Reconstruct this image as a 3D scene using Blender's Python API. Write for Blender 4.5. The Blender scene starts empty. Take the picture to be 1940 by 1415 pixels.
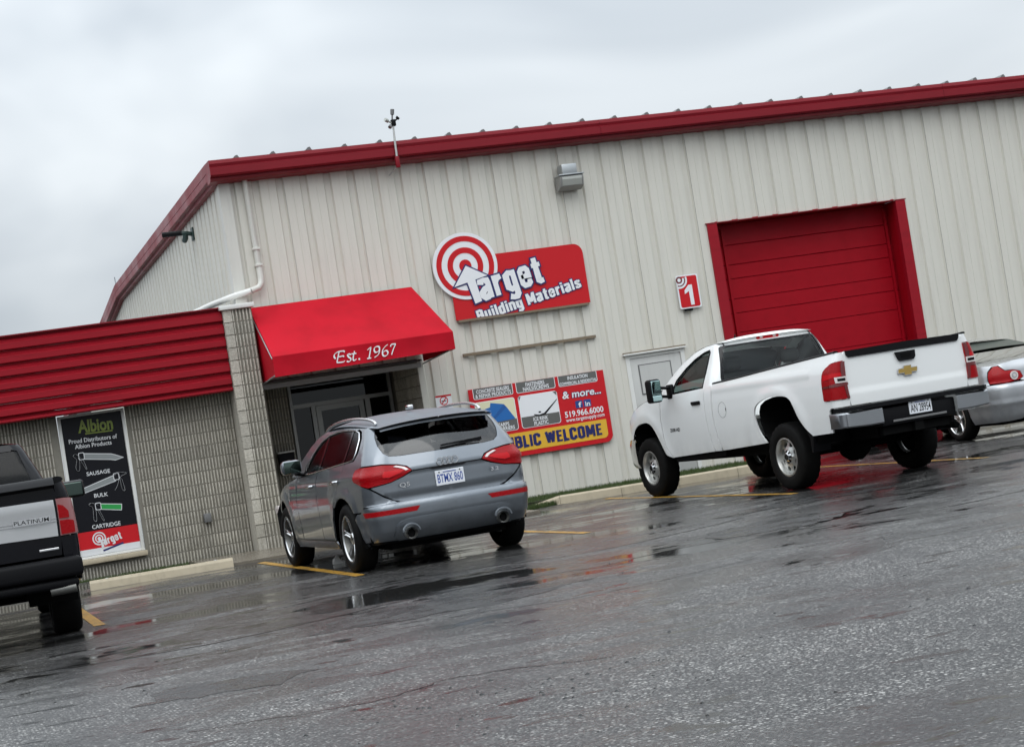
import bpy, bmesh, math, random
from math import sin, cos, pi, radians, sqrt, atan2, hypot
from mathutils import Vector, Matrix
from mathutils.geometry import delaunay_2d_cdt, tessellate_polygon

SC = bpy.context.scene
COL = SC.collection
rnd = random.Random(7)

# ---------------------------------------------------------------- camera
cd = bpy.data.cameras.new('camera')
cam = bpy.data.objects.new('camera', cd)
COL.objects.link(cam)
cd.sensor_fit = 'HORIZONTAL'; cd.sensor_width = 36.0; cd.lens = 65.746
cd.clip_start = 0.1; cd.clip_end = 3000
cr = Vector((0.938278, -0.309036, -0.155339)); cu = Vector((0.139933, -0.071552, 0.987572)); cf = Vector((0.31631, 0.948355, 0.023891))
cam.matrix_world = Matrix(((cr.x, cu.x, -cf.x, 0), (cr.y, cu.y, -cf.y, 0), (cr.z, cu.z, -cf.z, 1.3206), (0, 0, 0, 1)))
SC.camera = cam

# ---------------------------------------------------------------- overcast sky, soft sun, exposure
W = bpy.data.worlds.new('World'); SC.world = W; W.use_nodes = True
nt = W.node_tree; N = nt.nodes; Lk = nt.links; N.clear()
def nd(t, **k):
    n = N.new(t)
    for a, b in k.items(): setattr(n, a, b)
    return n
def mth(op, a, b=None, c=None):
    n = nd('ShaderNodeMath', operation=op)
    for i, v in enumerate((a, b, c)):
        if v is None: continue
        if isinstance(v, (int, float)): n.inputs[i].default_value = v
        else: Lk.new(v, n.inputs[i])
    return n.outputs[0]
tc = nd('ShaderNodeTexCoord'); sp = nd('ShaderNodeSeparateXYZ'); Lk.new(tc.outputs['Generated'], sp.inputs[0])
zc = mth('MAXIMUM', sp.outputs['Z'], 0.0)
grad = mth('MULTIPLY_ADD', zc, 1.62, 0.50)
mp = nd('ShaderNodeMapping'); mp.inputs['Scale'].default_value = (1, 1, 1.8); mp.inputs['Location'].default_value = (0.9, 0.3, 0.6); Lk.new(tc.outputs['Generated'], mp.inputs[0])
n1 = nd('ShaderNodeTexNoise'); n1.inputs['Scale'].default_value = 3.1; n1.inputs['Detail'].default_value = 3.5; n1.inputs['Roughness'].default_value = 0.5; n1.inputs['Distortion'].default_value = 0.7
Lk.new(mp.outputs[0], n1.inputs['Vector'])
ramp = nd('ShaderNodeValToRGB'); ramp.color_ramp.elements[0].position = 0.36; ramp.color_ramp.elements[1].position = 0.62
ramp.color_ramp.elements[0].color = (0.665, 0.735, 0.805, 1); ramp.color_ramp.elements[1].color = (0.985, 1.05, 1.10, 1)
Lk.new(n1.outputs[0], ramp.inputs[0])
mx = nd('ShaderNodeVectorMath', operation='SCALE'); Lk.new(ramp.outputs[0], mx.inputs[0]); Lk.new(grad, mx.inputs['Scale'])
sky = nd('ShaderNodeTexSky', sky_type='NISHITA', sun_disc=False); sky.sun_elevation = radians(52); sky.sun_rotation = radians(200)
b1 = nd('ShaderNodeBackground'); Lk.new(mx.outputs[0], b1.inputs[0]); b1.inputs[1].default_value = 1.0
b2 = nd('ShaderNodeBackground'); Lk.new(sky.outputs[0], b2.inputs[0]); b2.inputs[1].default_value = 0.06
ms = nd('ShaderNodeMixShader'); ms.inputs[0].default_value = 0.05; Lk.new(b1.outputs[0], ms.inputs[1]); Lk.new(b2.outputs[0], ms.inputs[2])
wo = nd('ShaderNodeOutputWorld'); Lk.new(ms.outputs[0], wo.inputs[0])
sl = bpy.data.lights.new('sun', 'SUN'); sl.energy = 0.8; sl.angle = radians(50); sl.color = (1, 0.98, 0.95)
so = bpy.data.objects.new('sun', sl); COL.objects.link(so)
so.rotation_euler = (radians(38), 0, radians(-20))
SC.view_settings.view_transform = 'Standard'; SC.view_settings.look = 'None'; SC.view_settings.exposure = 0.24; SC.view_settings.gamma = 1.0
SC.view_settings.use_curve_mapping = False
SC.cycles.use_denoising = True; SC.cycles.use_adaptive_sampling = True; SC.cycles.adaptive_threshold = 0.02
SC.cycles.max_bounces = 8; SC.cycles.transparent_max_bounces = 12; SC.cycles.caustics_reflective = False; SC.cycles.caustics_refractive = False

# ---------------------------------------------------------------- materials
MATS = {}
class NG:
    """small helper for node graphs"""
    def __init__(s, m): s.t = m.node_tree; s.n = s.t.nodes; s.l = s.t.links
    def new(s, t, **k):
        n = s.n.new(t)
        for a, b in k.items(): setattr(n, a, b)
        return n
    def put(s, v, sock):
        if isinstance(v, bpy.types.NodeSocket): s.l.new(v, sock)
        elif isinstance(v, tuple) and len(v) == 3 and sock.type == 'RGBA': sock.default_value = v + (1,)
        else: sock.default_value = v
    def math(s, op, a, b=None, c=None, clamp=False):
        n = s.new('ShaderNodeMath', operation=op, use_clamp=clamp)
        for i, v in enumerate((a, b, c)):
            if v is not None: s.put(v, n.inputs[i])
        return n.outputs[0]
    def pos(s, scale=(1, 1, 1), obj=False, loc=(0, 0, 0), rot=(0, 0, 0)):
        o = s.new('ShaderNodeTexCoord').outputs['Object'] if obj else s.new('ShaderNodeNewGeometry').outputs['Position']
        m = s.new('ShaderNodeMapping'); s.l.new(o, m.inputs[0]); m.inputs['Scale'].default_value = scale; m.inputs['Location'].default_value = loc; m.inputs['Rotation'].default_value = rot
        return m.outputs[0]
    def noise(s, vec, scale, detail=4, rough=0.55, dist=0.0):
        n = s.new('ShaderNodeTexNoise'); s.l.new(vec, n.inputs['Vector'])
        n.inputs['Scale'].default_value = scale; n.inputs['Detail'].default_value = detail; n.inputs['Roughness'].default_value = rough; n.inputs['Distortion'].default_value = dist
        return n.outputs[0]
    def voro(s, vec, scale, out='Color', feature='F1'):
        n = s.new('ShaderNodeTexVoronoi', feature=feature); s.l.new(vec, n.inputs['Vector']); n.inputs['Scale'].default_value = scale
        return n.outputs[out]
    def sep(s, c):
        n = s.new('ShaderNodeSeparateColor'); s.l.new(c, n.inputs[0]); return n.outputs
    def rng(s, v, a, b, c=0.0, d=1.0, smooth=True):
        n = s.new('ShaderNodeMapRange', interpolation_type='SMOOTHSTEP' if smooth else 'LINEAR'); s.l.new(v, n.inputs[0])
        for i, q in enumerate((a, b, c, d)): s.put(q, n.inputs[i + 1])
        return n.outputs[0]
    def mix(s, f, a, b, mode='MIX'):
        n = s.new('ShaderNodeMix', data_type='RGBA', blend_type=mode)
        s.put(f, n.inputs[0]); s.put(a, n.inputs[6]); s.put(b, n.inputs[7]); return n.outputs[2]
    def bump(s, h, strength=0.3, dist=0.01):
        n = s.new('ShaderNodeBump'); s.l.new(h, n.inputs['Height']); s.put(strength, n.inputs['Strength']); n.inputs['Distance'].default_value = dist
        return n.outputs[0]
    def rand(s): return s.new('ShaderNodeObjectInfo').outputs['Random']
def mat(name, col=(0.5, 0.5, 0.5), rough=0.5, metal=0.0, coat=0.0, spec=0.5, alpha=1.0, emit=None, fn=None):
    m = bpy.data.materials.new(name); m.use_nodes = True; g = NG(m)
    p = m.node_tree.nodes['Principled BSDF']
    p.inputs['Base Color'].default_value = (*col, 1); p.inputs['Roughness'].default_value = rough; p.inputs['Metallic'].default_value = metal
    p.inputs['Coat Weight'].default_value = coat; p.inputs['Coat Roughness'].default_value = 0.04; p.inputs['Specular IOR Level'].default_value = spec; p.inputs['Alpha'].default_value = alpha
    if emit: p.inputs['Emission Color'].default_value = (*emit[0], 1); p.inputs['Emission Strength'].default_value = emit[1]
    if fn: fn(g, p)
    MATS[name] = m
    return m
def dirt(col, amt=0.25, scale=(3, 3, 0.35), sc2=1.0, rough=0.5, bump=0.0, rand=0.0, dk=0.55, spec=.5):
    """a paint or mineral colour with grime of its own: broad blotches, run-down streaks"""
    def f(g, p):
        p.inputs['Specular IOR Level'].default_value = spec
        a = g.noise(g.pos(scale), 2.2 * sc2, 6, 0.62); b = g.noise(g.pos(), 1.3 * sc2, 4)
        k = g.math('MULTIPLY', g.rng(a, 0.42, 0.75), g.rng(b, 0.3, 0.7, 0.35, 1.0))
        k = g.math('MULTIPLY', k, amt)
        c = g.mix(k, col, tuple(v * dk for v in col))
        if rand:
            r = g.math('MULTIPLY_ADD', g.rand(), rand, 1 - rand / 2)
            v = g.new('ShaderNodeVectorMath', operation='SCALE'); g.l.new(c, v.inputs[0]); g.l.new(r, v.inputs['Scale']); c = v.outputs[0]
        g.l.new(c, p.inputs['Base Color'])
        g.l.new(g.rng(b, 0.3, 0.7, rough * 0.8, min(1, rough * 1.2)), p.inputs['Roughness'])
        if bump: g.l.new(g.bump(g.noise(g.pos(), 90, 6, 0.7), bump, 0.004), p.inputs['Normal'])
    return f
mat('siding', fn=dirt((0.645, 0.625, 0.56), 0.24, (6, 6, 0.3), 1.0, 0.45, spec=.35))
mat('trim_cream', fn=dirt((0.62, 0.61, 0.56), 0.3, (5, 5, .5), 1, 0.4))
mat('red_trim', fn=dirt((0.215, 0.010, 0.018), 0.35, (0.6, 3, 3), 1, 0.4, spec=.22))
mat('red_fascia', fn=dirt((0.29, 0.006, 0.015), 0.45, (0.5, 3, 5), 1.2, 0.4, spec=.22))
mat('red_door', fn=dirt((0.32, 0.003, 0.011), 0.35, (2, 2, 2), 1, 0.5, spec=.15))
mat('awning_cloth', (0.52, 0.016, 0.028), 0.6, spec=.15, fn=lambda g, p: (g.l.new(g.bump(g.noise(g.pos(), 260, 2), 0.12, 0.002), p.inputs['Normal']), g.l.new(g.mix(g.rng(g.noise(g.pos(), 1.8, 4), .35, .7), (0.49, 0.004, 0.017), (0.40, 0.003, 0.013)), p.inputs['Base Color'])))
mat('frame_metal', (0.29, 0.29, 0.28), 0.45, 0.4)
mat('galv', (0.45, 0.47, 0.48), 0.42, 0.85)
mat('white_paint', fn=dirt((0.72, 0.72, 0.69), 0.3, (4, 4, .6), 1, 0.45))
mat('door_paint', fn=dirt((0.52, 0.52, 0.50), 0.25, (4, 4, .6), 1, 0.5))
mat('wood', fn=dirt((0.20, 0.155, 0.105), 0.8, (0.8, 4, 9), 2.2, 0.75, 0.3))
def blockf(g, p):
    a = g.noise(g.pos(), 55, 5, 0.7); b = g.noise(g.pos(), 1.1, 4); r = g.rand()
    c = g.mix(g.rng(a, .35, .68), (0.35, 0.328, 0.278), (0.53, 0.50, 0.435))
    c = g.mix(g.rng(b, .5, .75, 0, .45), c, (0.28, 0.26, 0.19))
    st = g.noise(g.pos((5, 5, .5)), 1.6, 4); c = g.mix(g.rng(st, .55, .78, 0, .55), c, (0.13, 0.117, 0.088))
    v = g.new('ShaderNodeVectorMath', operation='SCALE'); g.l.new(c, v.inputs[0]); g.l.new(g.math('MULTIPLY_ADD', r, .3, .88), v.inputs['Scale'])
    g.l.new(v.outputs[0], p.inputs['Base Color']); p.inputs['Roughness'].default_value = .9
    g.l.new(g.bump(a, .6, .008), p.inputs['Normal'])
mat('block', fn=blockf)
mat('mortar', fn=dirt((0.23, 0.215, 0.18), 0.5, (2, 2, 2), 3, 0.95, 0.5))
mat('concrete', fn=dirt((0.33, 0.30, 0.24), 0.75, (2, 2, 2), 2.2, 0.6, 0.5))
mat('concrete_pale', fn=dirt((0.45, 0.385, 0.275), 0.6, (2, 2, 1), 2.4, 0.6, 0.45))
mat('slab', fn=dirt((0.19, 0.165, 0.13), 0.7, (1, 1, 1), 1.4, 0.25, 0.25))
def yel(g, p):
    a = g.noise(g.pos(), 26, 6, .7); b = g.noise(g.pos(), 3.5, 4)
    k = g.math('MULTIPLY', g.rng(a, .36, .5), g.rng(b, .30, .52, .25, 1))
    g.l.new(g.mix(k, (0.06, 0.055, 0.05), (0.56, 0.30, 0.035)), p.inputs['Base Color']); p.inputs['Roughness'].default_value = .34
mat('yellow_line', fn=yel)
mat('grass', fn=lambda g, p: (g.l.new(g.mix(g.noise(g.pos(), 14, 3), (0.020, 0.042, 0.008), (0.075, 0.11, 0.024)), p.inputs['Base Color']), p.inputs['Roughness'].__setattr__('default_value', .6)))
mat('soil', (0.03, 0.032, 0.018), 0.9)
mat('sign_red', (0.54, 0.012, 0.018), 0.4, spec=.25); mat('sign_white', (0.78, 0.79, 0.81), 0.32); mat('navy', (0.010, 0.014, 0.11), 0.35)
mat('sign_grey', (0.11, 0.11, 0.105), 0.4); mat('sign_yellow', (0.72, 0.42, 0.035), 0.35); mat('sign_cream', (0.72, 0.69, 0.47), .35); mat('tarp_blue', (0.010, 0.13, 0.42), .4); mat('tarp_blue2', (0.006, 0.09, 0.32), .4)
mat('social_blue', (0.012, 0.05, 0.22), .35); mat('print_black', (0.006, 0.006, 0.009), 0.4, spec=.2); mat('print_white', (0.70, 0.71, 0.72), .35); mat('print_olive', (0.17, 0.22, 0.02), .35); mat('print_green', (0.02, 0.30, 0.06), .35); mat('print_grey', (0.24, 0.26, 0.26), .35)
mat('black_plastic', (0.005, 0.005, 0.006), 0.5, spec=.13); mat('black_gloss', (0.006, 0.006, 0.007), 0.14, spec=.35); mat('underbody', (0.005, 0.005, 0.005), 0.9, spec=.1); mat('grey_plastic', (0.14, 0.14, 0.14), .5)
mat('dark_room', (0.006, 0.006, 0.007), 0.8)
mat('lens', (0.42, 0.43, 0.40), .12); mat('green_plastic', (0.02, 0.045, 0.04), .45)
mat('chrome', (0.72, 0.72, 0.73), 0.14, 1.0); mat('alloy', (0.62, 0.62, 0.62), 0.24, 1.0); mat('alloy_dark', (0.17, 0.17, 0.16), .45, .8); mat('steel', (0.52, 0.52, 0.50), .36, .85); mat('chrome_dull', (0.36, 0.37, 0.385), .28, 1.0); mat('gold', (0.62, 0.42, 0.13), .28, 1.0)
def rub(g, p):
    g.l.new(g.mix(g.noise(g.pos(), 9, 5), (0.003, 0.003, 0.003), (0.008, 0.0075, 0.007)), p.inputs['Base Color']); p.inputs['Roughness'].default_value = .7; p.inputs['Specular IOR Level'].default_value = .12
mat('rubber', fn=rub)
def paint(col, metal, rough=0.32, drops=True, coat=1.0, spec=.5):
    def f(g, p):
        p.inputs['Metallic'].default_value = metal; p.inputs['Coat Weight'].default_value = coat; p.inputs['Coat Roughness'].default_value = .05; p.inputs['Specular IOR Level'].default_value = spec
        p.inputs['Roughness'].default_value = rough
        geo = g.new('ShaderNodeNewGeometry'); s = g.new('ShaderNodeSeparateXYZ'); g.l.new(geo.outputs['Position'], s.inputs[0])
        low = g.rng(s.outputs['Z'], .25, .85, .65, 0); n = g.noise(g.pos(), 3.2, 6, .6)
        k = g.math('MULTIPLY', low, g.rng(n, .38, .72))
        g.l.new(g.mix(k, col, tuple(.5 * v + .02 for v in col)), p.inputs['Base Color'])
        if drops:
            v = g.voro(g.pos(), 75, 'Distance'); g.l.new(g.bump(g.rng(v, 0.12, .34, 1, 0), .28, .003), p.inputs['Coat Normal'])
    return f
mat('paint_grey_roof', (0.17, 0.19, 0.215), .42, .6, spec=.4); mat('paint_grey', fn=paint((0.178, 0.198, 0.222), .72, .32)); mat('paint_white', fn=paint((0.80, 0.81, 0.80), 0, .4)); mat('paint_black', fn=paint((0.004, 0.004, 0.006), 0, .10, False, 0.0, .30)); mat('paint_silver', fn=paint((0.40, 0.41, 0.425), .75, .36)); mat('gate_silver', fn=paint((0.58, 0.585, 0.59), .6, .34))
def glassf(tint, add=0.0, ro=.02, k=1.0):
    def f(g, p):
        g.n.remove(p); out = g.n['Material Output']
        t = g.new('ShaderNodeBsdfTransparent'); t.inputs[0].default_value = (*tint, 1); gl = g.new('ShaderNodeBsdfGlossy'); gl.inputs['Roughness'].default_value = ro
        fr = g.new('ShaderNodeFresnel'); fr.inputs[0].default_value = 1.5
        m = g.new('ShaderNodeMixShader'); g.l.new(g.math('MULTIPLY_ADD', fr.outputs[0], k, add), m.inputs[0]); g.l.new(t.outputs[0], m.inputs[1]); g.l.new(gl.outputs[0], m.inputs[2]); g.l.new(m.outputs[0], out.inputs[0])
    return f
mat('glass_clear', fn=glassf((0.68, 0.74, 0.72))); mat('glass_tint', fn=glassf((0.10, 0.10, 0.11), 0, .13, .6)); mat('glass_rear', fn=glassf((0.16, 0.16, 0.17), .045, .06)); mat('glass_store', fn=glassf((0.22, 0.23, 0.25))); mat('glass_green', fn=glassf((.42, .52, .48))); mat('glass_dark', fn=glassf((.16, .19, .17)))
def lamp_red(g, p):
    p.inputs['Base Color'].default_value = (0.30, 0.001, 0.004, 1); p.inputs['Roughness'].default_value = .3; p.inputs['Specular IOR Level'].default_value = .18; p.inputs['Coat Weight'].default_value = .12
    g.l.new(g.bump(g.voro(g.pos((1, 1, 1)), 60, 'Distance'), .35, .006), p.inputs['Normal'])
mat('lamp_red', fn=lamp_red); mat('lamp_dark', (0.13, 0.004, 0.006), .2, coat=1); mat('lamp_bright', (0.50, 0.003, 0.008), .3, coat=.1, spec=.2); mat('lamp_pink', (0.30, 0.12, 0.12), .22, coat=.5); mat('lamp_clear', (0.66, 0.60, 0.58), .15, coat=1)
mat('mirror_glass', (0.42, 0.56, 0.56), .04, 1.0); mat('mirror_dark_reflection', (0.07, 0.095, 0.085), .04, 1.0); mat('seat_grey', (0.055, 0.055, 0.06), .85); mat('plate_white', (0.74, 0.76, 0.80), .4); mat('plate_blue', (0.02, 0.06, 0.30), .4)  # dark mirror copy: a dim reflection is put into its metal colour
mat('painted_dark_glass', (0.06, 0.07, 0.06), .35, spec=.3); mat('paper', (0.60, 0.60, 0.58), .6)  # first colour stands in for dim upper glass of the sedan

# wet asphalt: open-graded stone, damp sheets where the water lies, standing puddles in the dips
def asphalt(g, p):
    P0 = g.pos()
    big = g.noise(g.pos((0.50, 1.0, 1), rot=(0, 0, radians(-14))), 0.55, 6, .56, .5)
    mid = g.noise(g.pos((0.6, 1.15, 1), loc=(3, 1, 0), rot=(0, 0, radians(-20))), 1.9, 6, .6, .4)
    wet = g.math('MULTIPLY_ADD', mid, .40, g.math('MULTIPLY', big, .70))
    sy = g.new('ShaderNodeSeparateXYZ'); g.l.new(g.new('ShaderNodeNewGeometry').outputs['Position'], sy.inputs[0])
    wet = g.math('ADD', wet, g.rng(sy.outputs['Y'], 9.0, 17.5, -0.03, 0.075))
    dips = g.noise(g.pos((0.7, 1.2, 1), loc=(7, 2, 0), rot=(0, 0, radians(-12))), 2.6, 5, .55, .3)
    damp = g.rng(wet, .47, .62); pud = g.math('MAXIMUM', g.rng(wet, .625, .685), g.rng(dips, .60, .645, 0, .95))
    vn = g.new('ShaderNodeTexVoronoi'); g.l.new(P0, vn.inputs['Vector']); vn.inputs['Scale'].default_value = 46; st = g.sep(vn.outputs['Color']); dd = vn.outputs['Distance']
    v2 = g.new('ShaderNodeTexVoronoi'); g.l.new(P0, v2.inputs['Vector']); v2.inputs['Scale'].default_value = 105; s2 = g.sep(v2.outputs['Color'])
    fine = g.noise(P0, 210, 3, .7)
    dot = g.math('MULTIPLY', g.rng(st[0], .70, .80), g.rng(dd, .28, .42, 1, 0))
    pit = g.math('MULTIPLY', g.rng(st[0], .14, .10), g.rng(dd, .30, .45, 1, 0))
    small = g.rng(s2[0], .55, 1.0)
    pale = g.noise(P0, .9, 5, .6, .3)
    amt = g.math('MULTIPLY', g.rng(pale, .34, .68, .45, 1.0), g.rng(damp, 0, 1, 1, .55))
    c = g.mix(g.math('MULTIPLY', small, amt), (0.024, 0.0235, 0.024), (0.25, 0.245, 0.235))
    c = g.mix(g.math('MULTIPLY', dot, amt), c, (0.52, 0.51, 0.48))
    c = g.mix(pit, c, (0.006, 0.006, 0.006))
    oil = g.noise(P0, .8, 4, .5, .2); c = g.mix(g.rng(oil, .56, .70, 0, .5), c, (0.018, 0.018, 0.019))
    c = g.mix(pud, c, (0.020, 0.0195, 0.019))
    g.l.new(c, p.inputs['Base Color'])
    r = g.math('ADD', g.rng(damp, 0, 1, .42, .22), g.rng(fine, .3, .7, -.04, .04))
    g.l.new(g.math('MAXIMUM', g.math('MULTIPLY_ADD', pud, -.165, r), .045), p.inputs['Roughness'])
    p.inputs['IOR'].default_value = 1.36
    h = g.math('MULTIPLY_ADD', fine, .5, g.math('MULTIPLY', dd, -.6))
    h = g.math('MULTIPLY', h, g.math('MULTIPLY', g.rng(damp, 0, 1, 1, .5), g.rng(pud, 0, 1, 1, .05)))
    lo = g.noise(P0, 7, 3, .5); h2 = g.math('MULTIPLY_ADD', lo, g.rng(pud, 0, 1, .14, .05), h)
    g.l.new(g.bump(h2, .46, .010), p.inputs['Normal'])
mat('asphalt', fn=asphalt)
def patchf(g, p):
    P0 = g.pos(); n = g.noise(P0, 3, 5, .6); f_ = g.noise(P0, 160, 3, .7); s = g.sep(g.voro(P0, 90))
    g.l.new(g.mix(g.rng(s[0], .6, 1, 0, .5), (0.014, 0.014, 0.0145), (0.10, 0.098, 0.095)), p.inputs['Base Color'])
    g.l.new(g.rng(n, .35, .65, .12, .42), p.inputs['Roughness']); p.inputs['IOR'].default_value = 1.36
    g.l.new(g.bump(f_, .35, .008), p.inputs['Normal'])
mat('asphalt_patch', fn=patchf)
mat('crack', (0.006, 0.006, 0.006), .25)

# ---------------------------------------------------------------- mesh helpers
BASE = {}
def tag(o, label=None, cat=None, group=None, kind=None):
    for k, v in (('label', label), ('category', cat), ('group', group), ('kind', kind)):
        if v: o[k] = v
    return o
def thing(name, loc, label, cat, group=None, rotz=0.0, local=False):
    o = bpy.data.objects.new(name, None); COL.objects.link(o); o.empty_display_size = .2
    o.location = loc; o.rotation_euler = (0, 0, rotz)
    BASE[o.name] = Vector((0, 0, 0)) if local else Vector(loc)
    return tag(o, label, cat, group)
def link(name, me, par=None):
    o = bpy.data.objects.new(name, me); COL.objects.link(o)
    if par is not None: o.parent = par; BASE[o.name] = BASE[par.name]
    else: BASE[o.name] = Vector((0, 0, 0))
    return o
def mk(name, v, f, m, par=None, smooth=None, normals=None):
    b = BASE[par.name] if par is not None else Vector((0, 0, 0))
    me = bpy.data.meshes.new(name)
    me.from_pydata([(x[0] - b.x, x[1] - b.y, x[2] - b.z) for x in v], [], f); me.update()
    ms_ = m if isinstance(m, (list, tuple)) else [m]
    for q in ms_: me.materials.append(MATS[q])
    if smooth is not None:
        me.shade_smooth()
        if smooth < 180: me.set_sharp_from_angle(angle=radians(smooth))
    if normals is not None:
        me.shade_smooth(); me.normals_split_custom_set_from_vertices(normals)
    return link(name, me, par)
class G:
    """collects geometry for ONE mesh"""
    def __init__(s): s.v = []; s.f = []
    def add(s, v, f):
        n = len(s.v); s.v += [tuple(q) for q in v]; s.f += [tuple(i + n for i in q) for q in f]; return s
    def box(s, x0, x1, y0, y1, z0, z1):
        return s.add([(x0, y0, z0), (x1, y0, z0), (x1, y1, z0), (x0, y1, z0), (x0, y0, z1), (x1, y0, z1), (x1, y1, z1), (x0, y1, z1)],
                     [(0, 3, 2, 1), (4, 5, 6, 7), (0, 1, 5, 4), (1, 2, 6, 5), (2, 3, 7, 6), (3, 0, 4, 7)])
    def rbox(s, x0, x1, y0, y1, z0, z1, r=.01, seg=2):
        bm = bmesh.new(); bmesh.ops.create_cube(bm, size=1)
        for q in bm.verts: q.co = Vector(((x0 + x1) / 2 + q.co.x * (x1 - x0), (y0 + y1) / 2 + q.co.y * (y1 - y0), (z0 + z1) / 2 + q.co.z * (z1 - z0)))
        bmesh.ops.bevel(bm, geom=list(bm.edges), offset=r, segments=seg, profile=.5, affect='EDGES')
        return s.bm(bm)
    def bm(s, bm):
        bm.verts.index_update(); s.add([tuple(q.co) for q in bm.verts], [tuple(q.index for q in f.verts) for f in bm.faces]); bm.free(); return s
    def prism(s, poly, d0, d1, ax='y', cap=True):
        """2D polygon extruded; ax y: poly is (x,z); ax x: (y,z); ax z: (x,y)"""
        def m3(p, d): return (p[0], d, p[1]) if ax == 'y' else (d, p[0], p[1]) if ax == 'x' else (p[0], p[1], d)
        n = len(poly); v = [m3(p, d0) for p in poly] + [m3(p, d1) for p in poly]
        f = [(i, (i + 1) % n, n + (i + 1) % n, n + i) for i in range(n)]
        if cap:
            t = tessellate_polygon([[Vector((p[0], p[1], 0)) for p in poly]])
            f += [tuple(q) for q in t] + [tuple(n + i for i in reversed(q)) for q in t]
        return s.add(v, f)
    def tube(s, path, r, n=10, cap=True, closed=False):
        P = [Vector(p) for p in path]; rings = []; m = len(P)
        up = None
        for i, p in enumerate(P):
            if closed: t = (P[(i + 1) % m] - P[i - 1]).normalized()
            else: t = (P[min(i + 1, m - 1)] - P[max(i - 1, 0)]).normalized()
            if up is None: up = Vector((0, 0, 1)) if abs(t.z) < .9 else Vector((1, 0, 0))
            a = t.cross(up).normalized(); b = a.cross(t).normalized(); up = b
            rr = r[i] if isinstance(r, list) else r
            ra, rb = rr if isinstance(rr, tuple) else (rr, rr)
            rings.append([p + a * ra * cos(2 * pi * k / n) + b * rb * sin(2 * pi * k / n) for k in range(n)])
        v = [tuple(q) for R in rings for q in R]; f = []
        for i in range(m if closed else m - 1):
            j = (i + 1) % m
            for k in range(n): f.append((i * n + k, i * n + (k + 1) % n, j * n + (k + 1) % n, j * n + k))
        if cap and not closed: f += [tuple(range(n))[::-1], tuple((m - 1) * n + k for k in range(n))]
        return s.add(v, f)
    def lathe(s, prof, c, ax='y', n=40, closed=False):
        """prof list of (r, d) along axis"""
        v = []; f = []
        for r, d in prof:
            for k in range(n):
                a = 2 * pi * k / n
                v.append({'y': (c[0] + r * cos(a), c[1] + d, c[2] + r * sin(a)), 'x': (c[0] + d, c[1] + r * cos(a), c[2] + r * sin(a)), 'z': (c[0] + r * cos(a), c[1] + r * sin(a), c[2] + d)}[ax])
        m = len(prof)
        for i in range(m - (0 if closed else 1)):
            j = (i + 1) % m
            for k in range(n): f.append((i * n + k, i * n + (k + 1) % n, j * n + (k + 1) % n, j * n + k))
        return s.add(v, f)
    def grid(s, fn, nu, nv):
        v = [fn(i / nu, j / nv) for i in range(nu + 1) for j in range(nv + 1)]
        f = [(i * (nv + 1) + j, i * (nv + 1) + j + 1, (i + 1) * (nv + 1) + j + 1, (i + 1) * (nv + 1) + j) for i in range(nu) for j in range(nv)]
        return s.add(v, f)
    def xf(s, fn): s.v = [fn(*q) for q in s.v]; return s
    def out(s, name, m, par=None, smooth=None): return mk(name, s.v, s.f, m, par, smooth)
def box(name, m, par, x0, x1, y0, y1, z0, z1, r=0, smooth=None):
    g = G(); g.rbox(x0, x1, y0, y1, z0, z1, r) if r else g.box(x0, x1, y0, y1, z0, z1)
    return g.out(name, m, par, smooth if smooth is not None else (40 if r else None))
def lerp(a, b, t): return a + (b - a) * t
def interp(tab):
    def f(x):
        if x <= tab[0][0]: return tab[0][1]
        for (a, b), (c, d) in zip(tab, tab[1:]):
            if x <= c:
                t = (x - a) / (c - a); return b + (d - b) * t
        return tab[-1][1]
    return f
def cinterp(tab):
    """smooth (Catmull-Rom) table"""
    xs = [t[0] for t in tab]; ys = [t[1] for t in tab]; n = len(tab)
    sl = [0] * n
    for i in range(n):
        a, b = max(0, i - 1), min(n - 1, i + 1); sl[i] = (ys[b] - ys[a]) / (xs[b] - xs[a])
    def f(x):
        if x <= xs[0]: return ys[0]
        if x >= xs[-1]: return ys[-1]
        i = 0
        while x > xs[i + 1]: i += 1
        h = xs[i + 1] - xs[i]; t = (x - xs[i]) / h
        return (2 * t ** 3 - 3 * t * t + 1) * ys[i] + (t ** 3 - 2 * t * t + t) * h * sl[i] + (-2 * t ** 3 + 3 * t * t) * ys[i + 1] + (t ** 3 - t * t) * h * sl[i + 1]
    return f
def smooth_line(pts, n=6, closed=False):
    P = [Vector((*p, 0)) if len(p) == 2 else Vector(p) for p in pts]; out = []; m = len(P)
    for i in range(m if closed else m - 1):
        a, b, c, d = (P[(i - 1) % m], P[i], P[(i + 1) % m], P[(i + 2) % m]) if closed else (P[max(i - 1, 0)], P[i], P[i + 1], P[min(i + 2, m - 1)])
        for k in range(n):
            t = k / n
            out.append(.5 * ((2 * b) + (c - a) * t + (2 * a - 5 * b + 4 * c - d) * t * t + (3 * b - a - 3 * c + d) * t ** 3))
    if not closed: out.append(P[-1])
    return [tuple(q[:len(pts[0])]) for q in out]
def rrect(x0, x1, z0, z1, r, n=5, corners=(1, 1, 1, 1)):
    out = []
    for k, (cx, cz, a0) in enumerate(((x1 - r, z1 - r, 0), (x0 + r, z1 - r, 90), (x0 + r, z0 + r, 180), (x1 - r, z0 + r, 270))):
        if corners[k]:
            for i in range(n + 1):
                a = radians(a0 + 90 * i / n); out.append((cx + r * cos(a), cz + r * sin(a)))
        else: out.append(((x1, z1), (x0, z1), (x0, z0), (x1, z0))[k])
    return out
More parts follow.
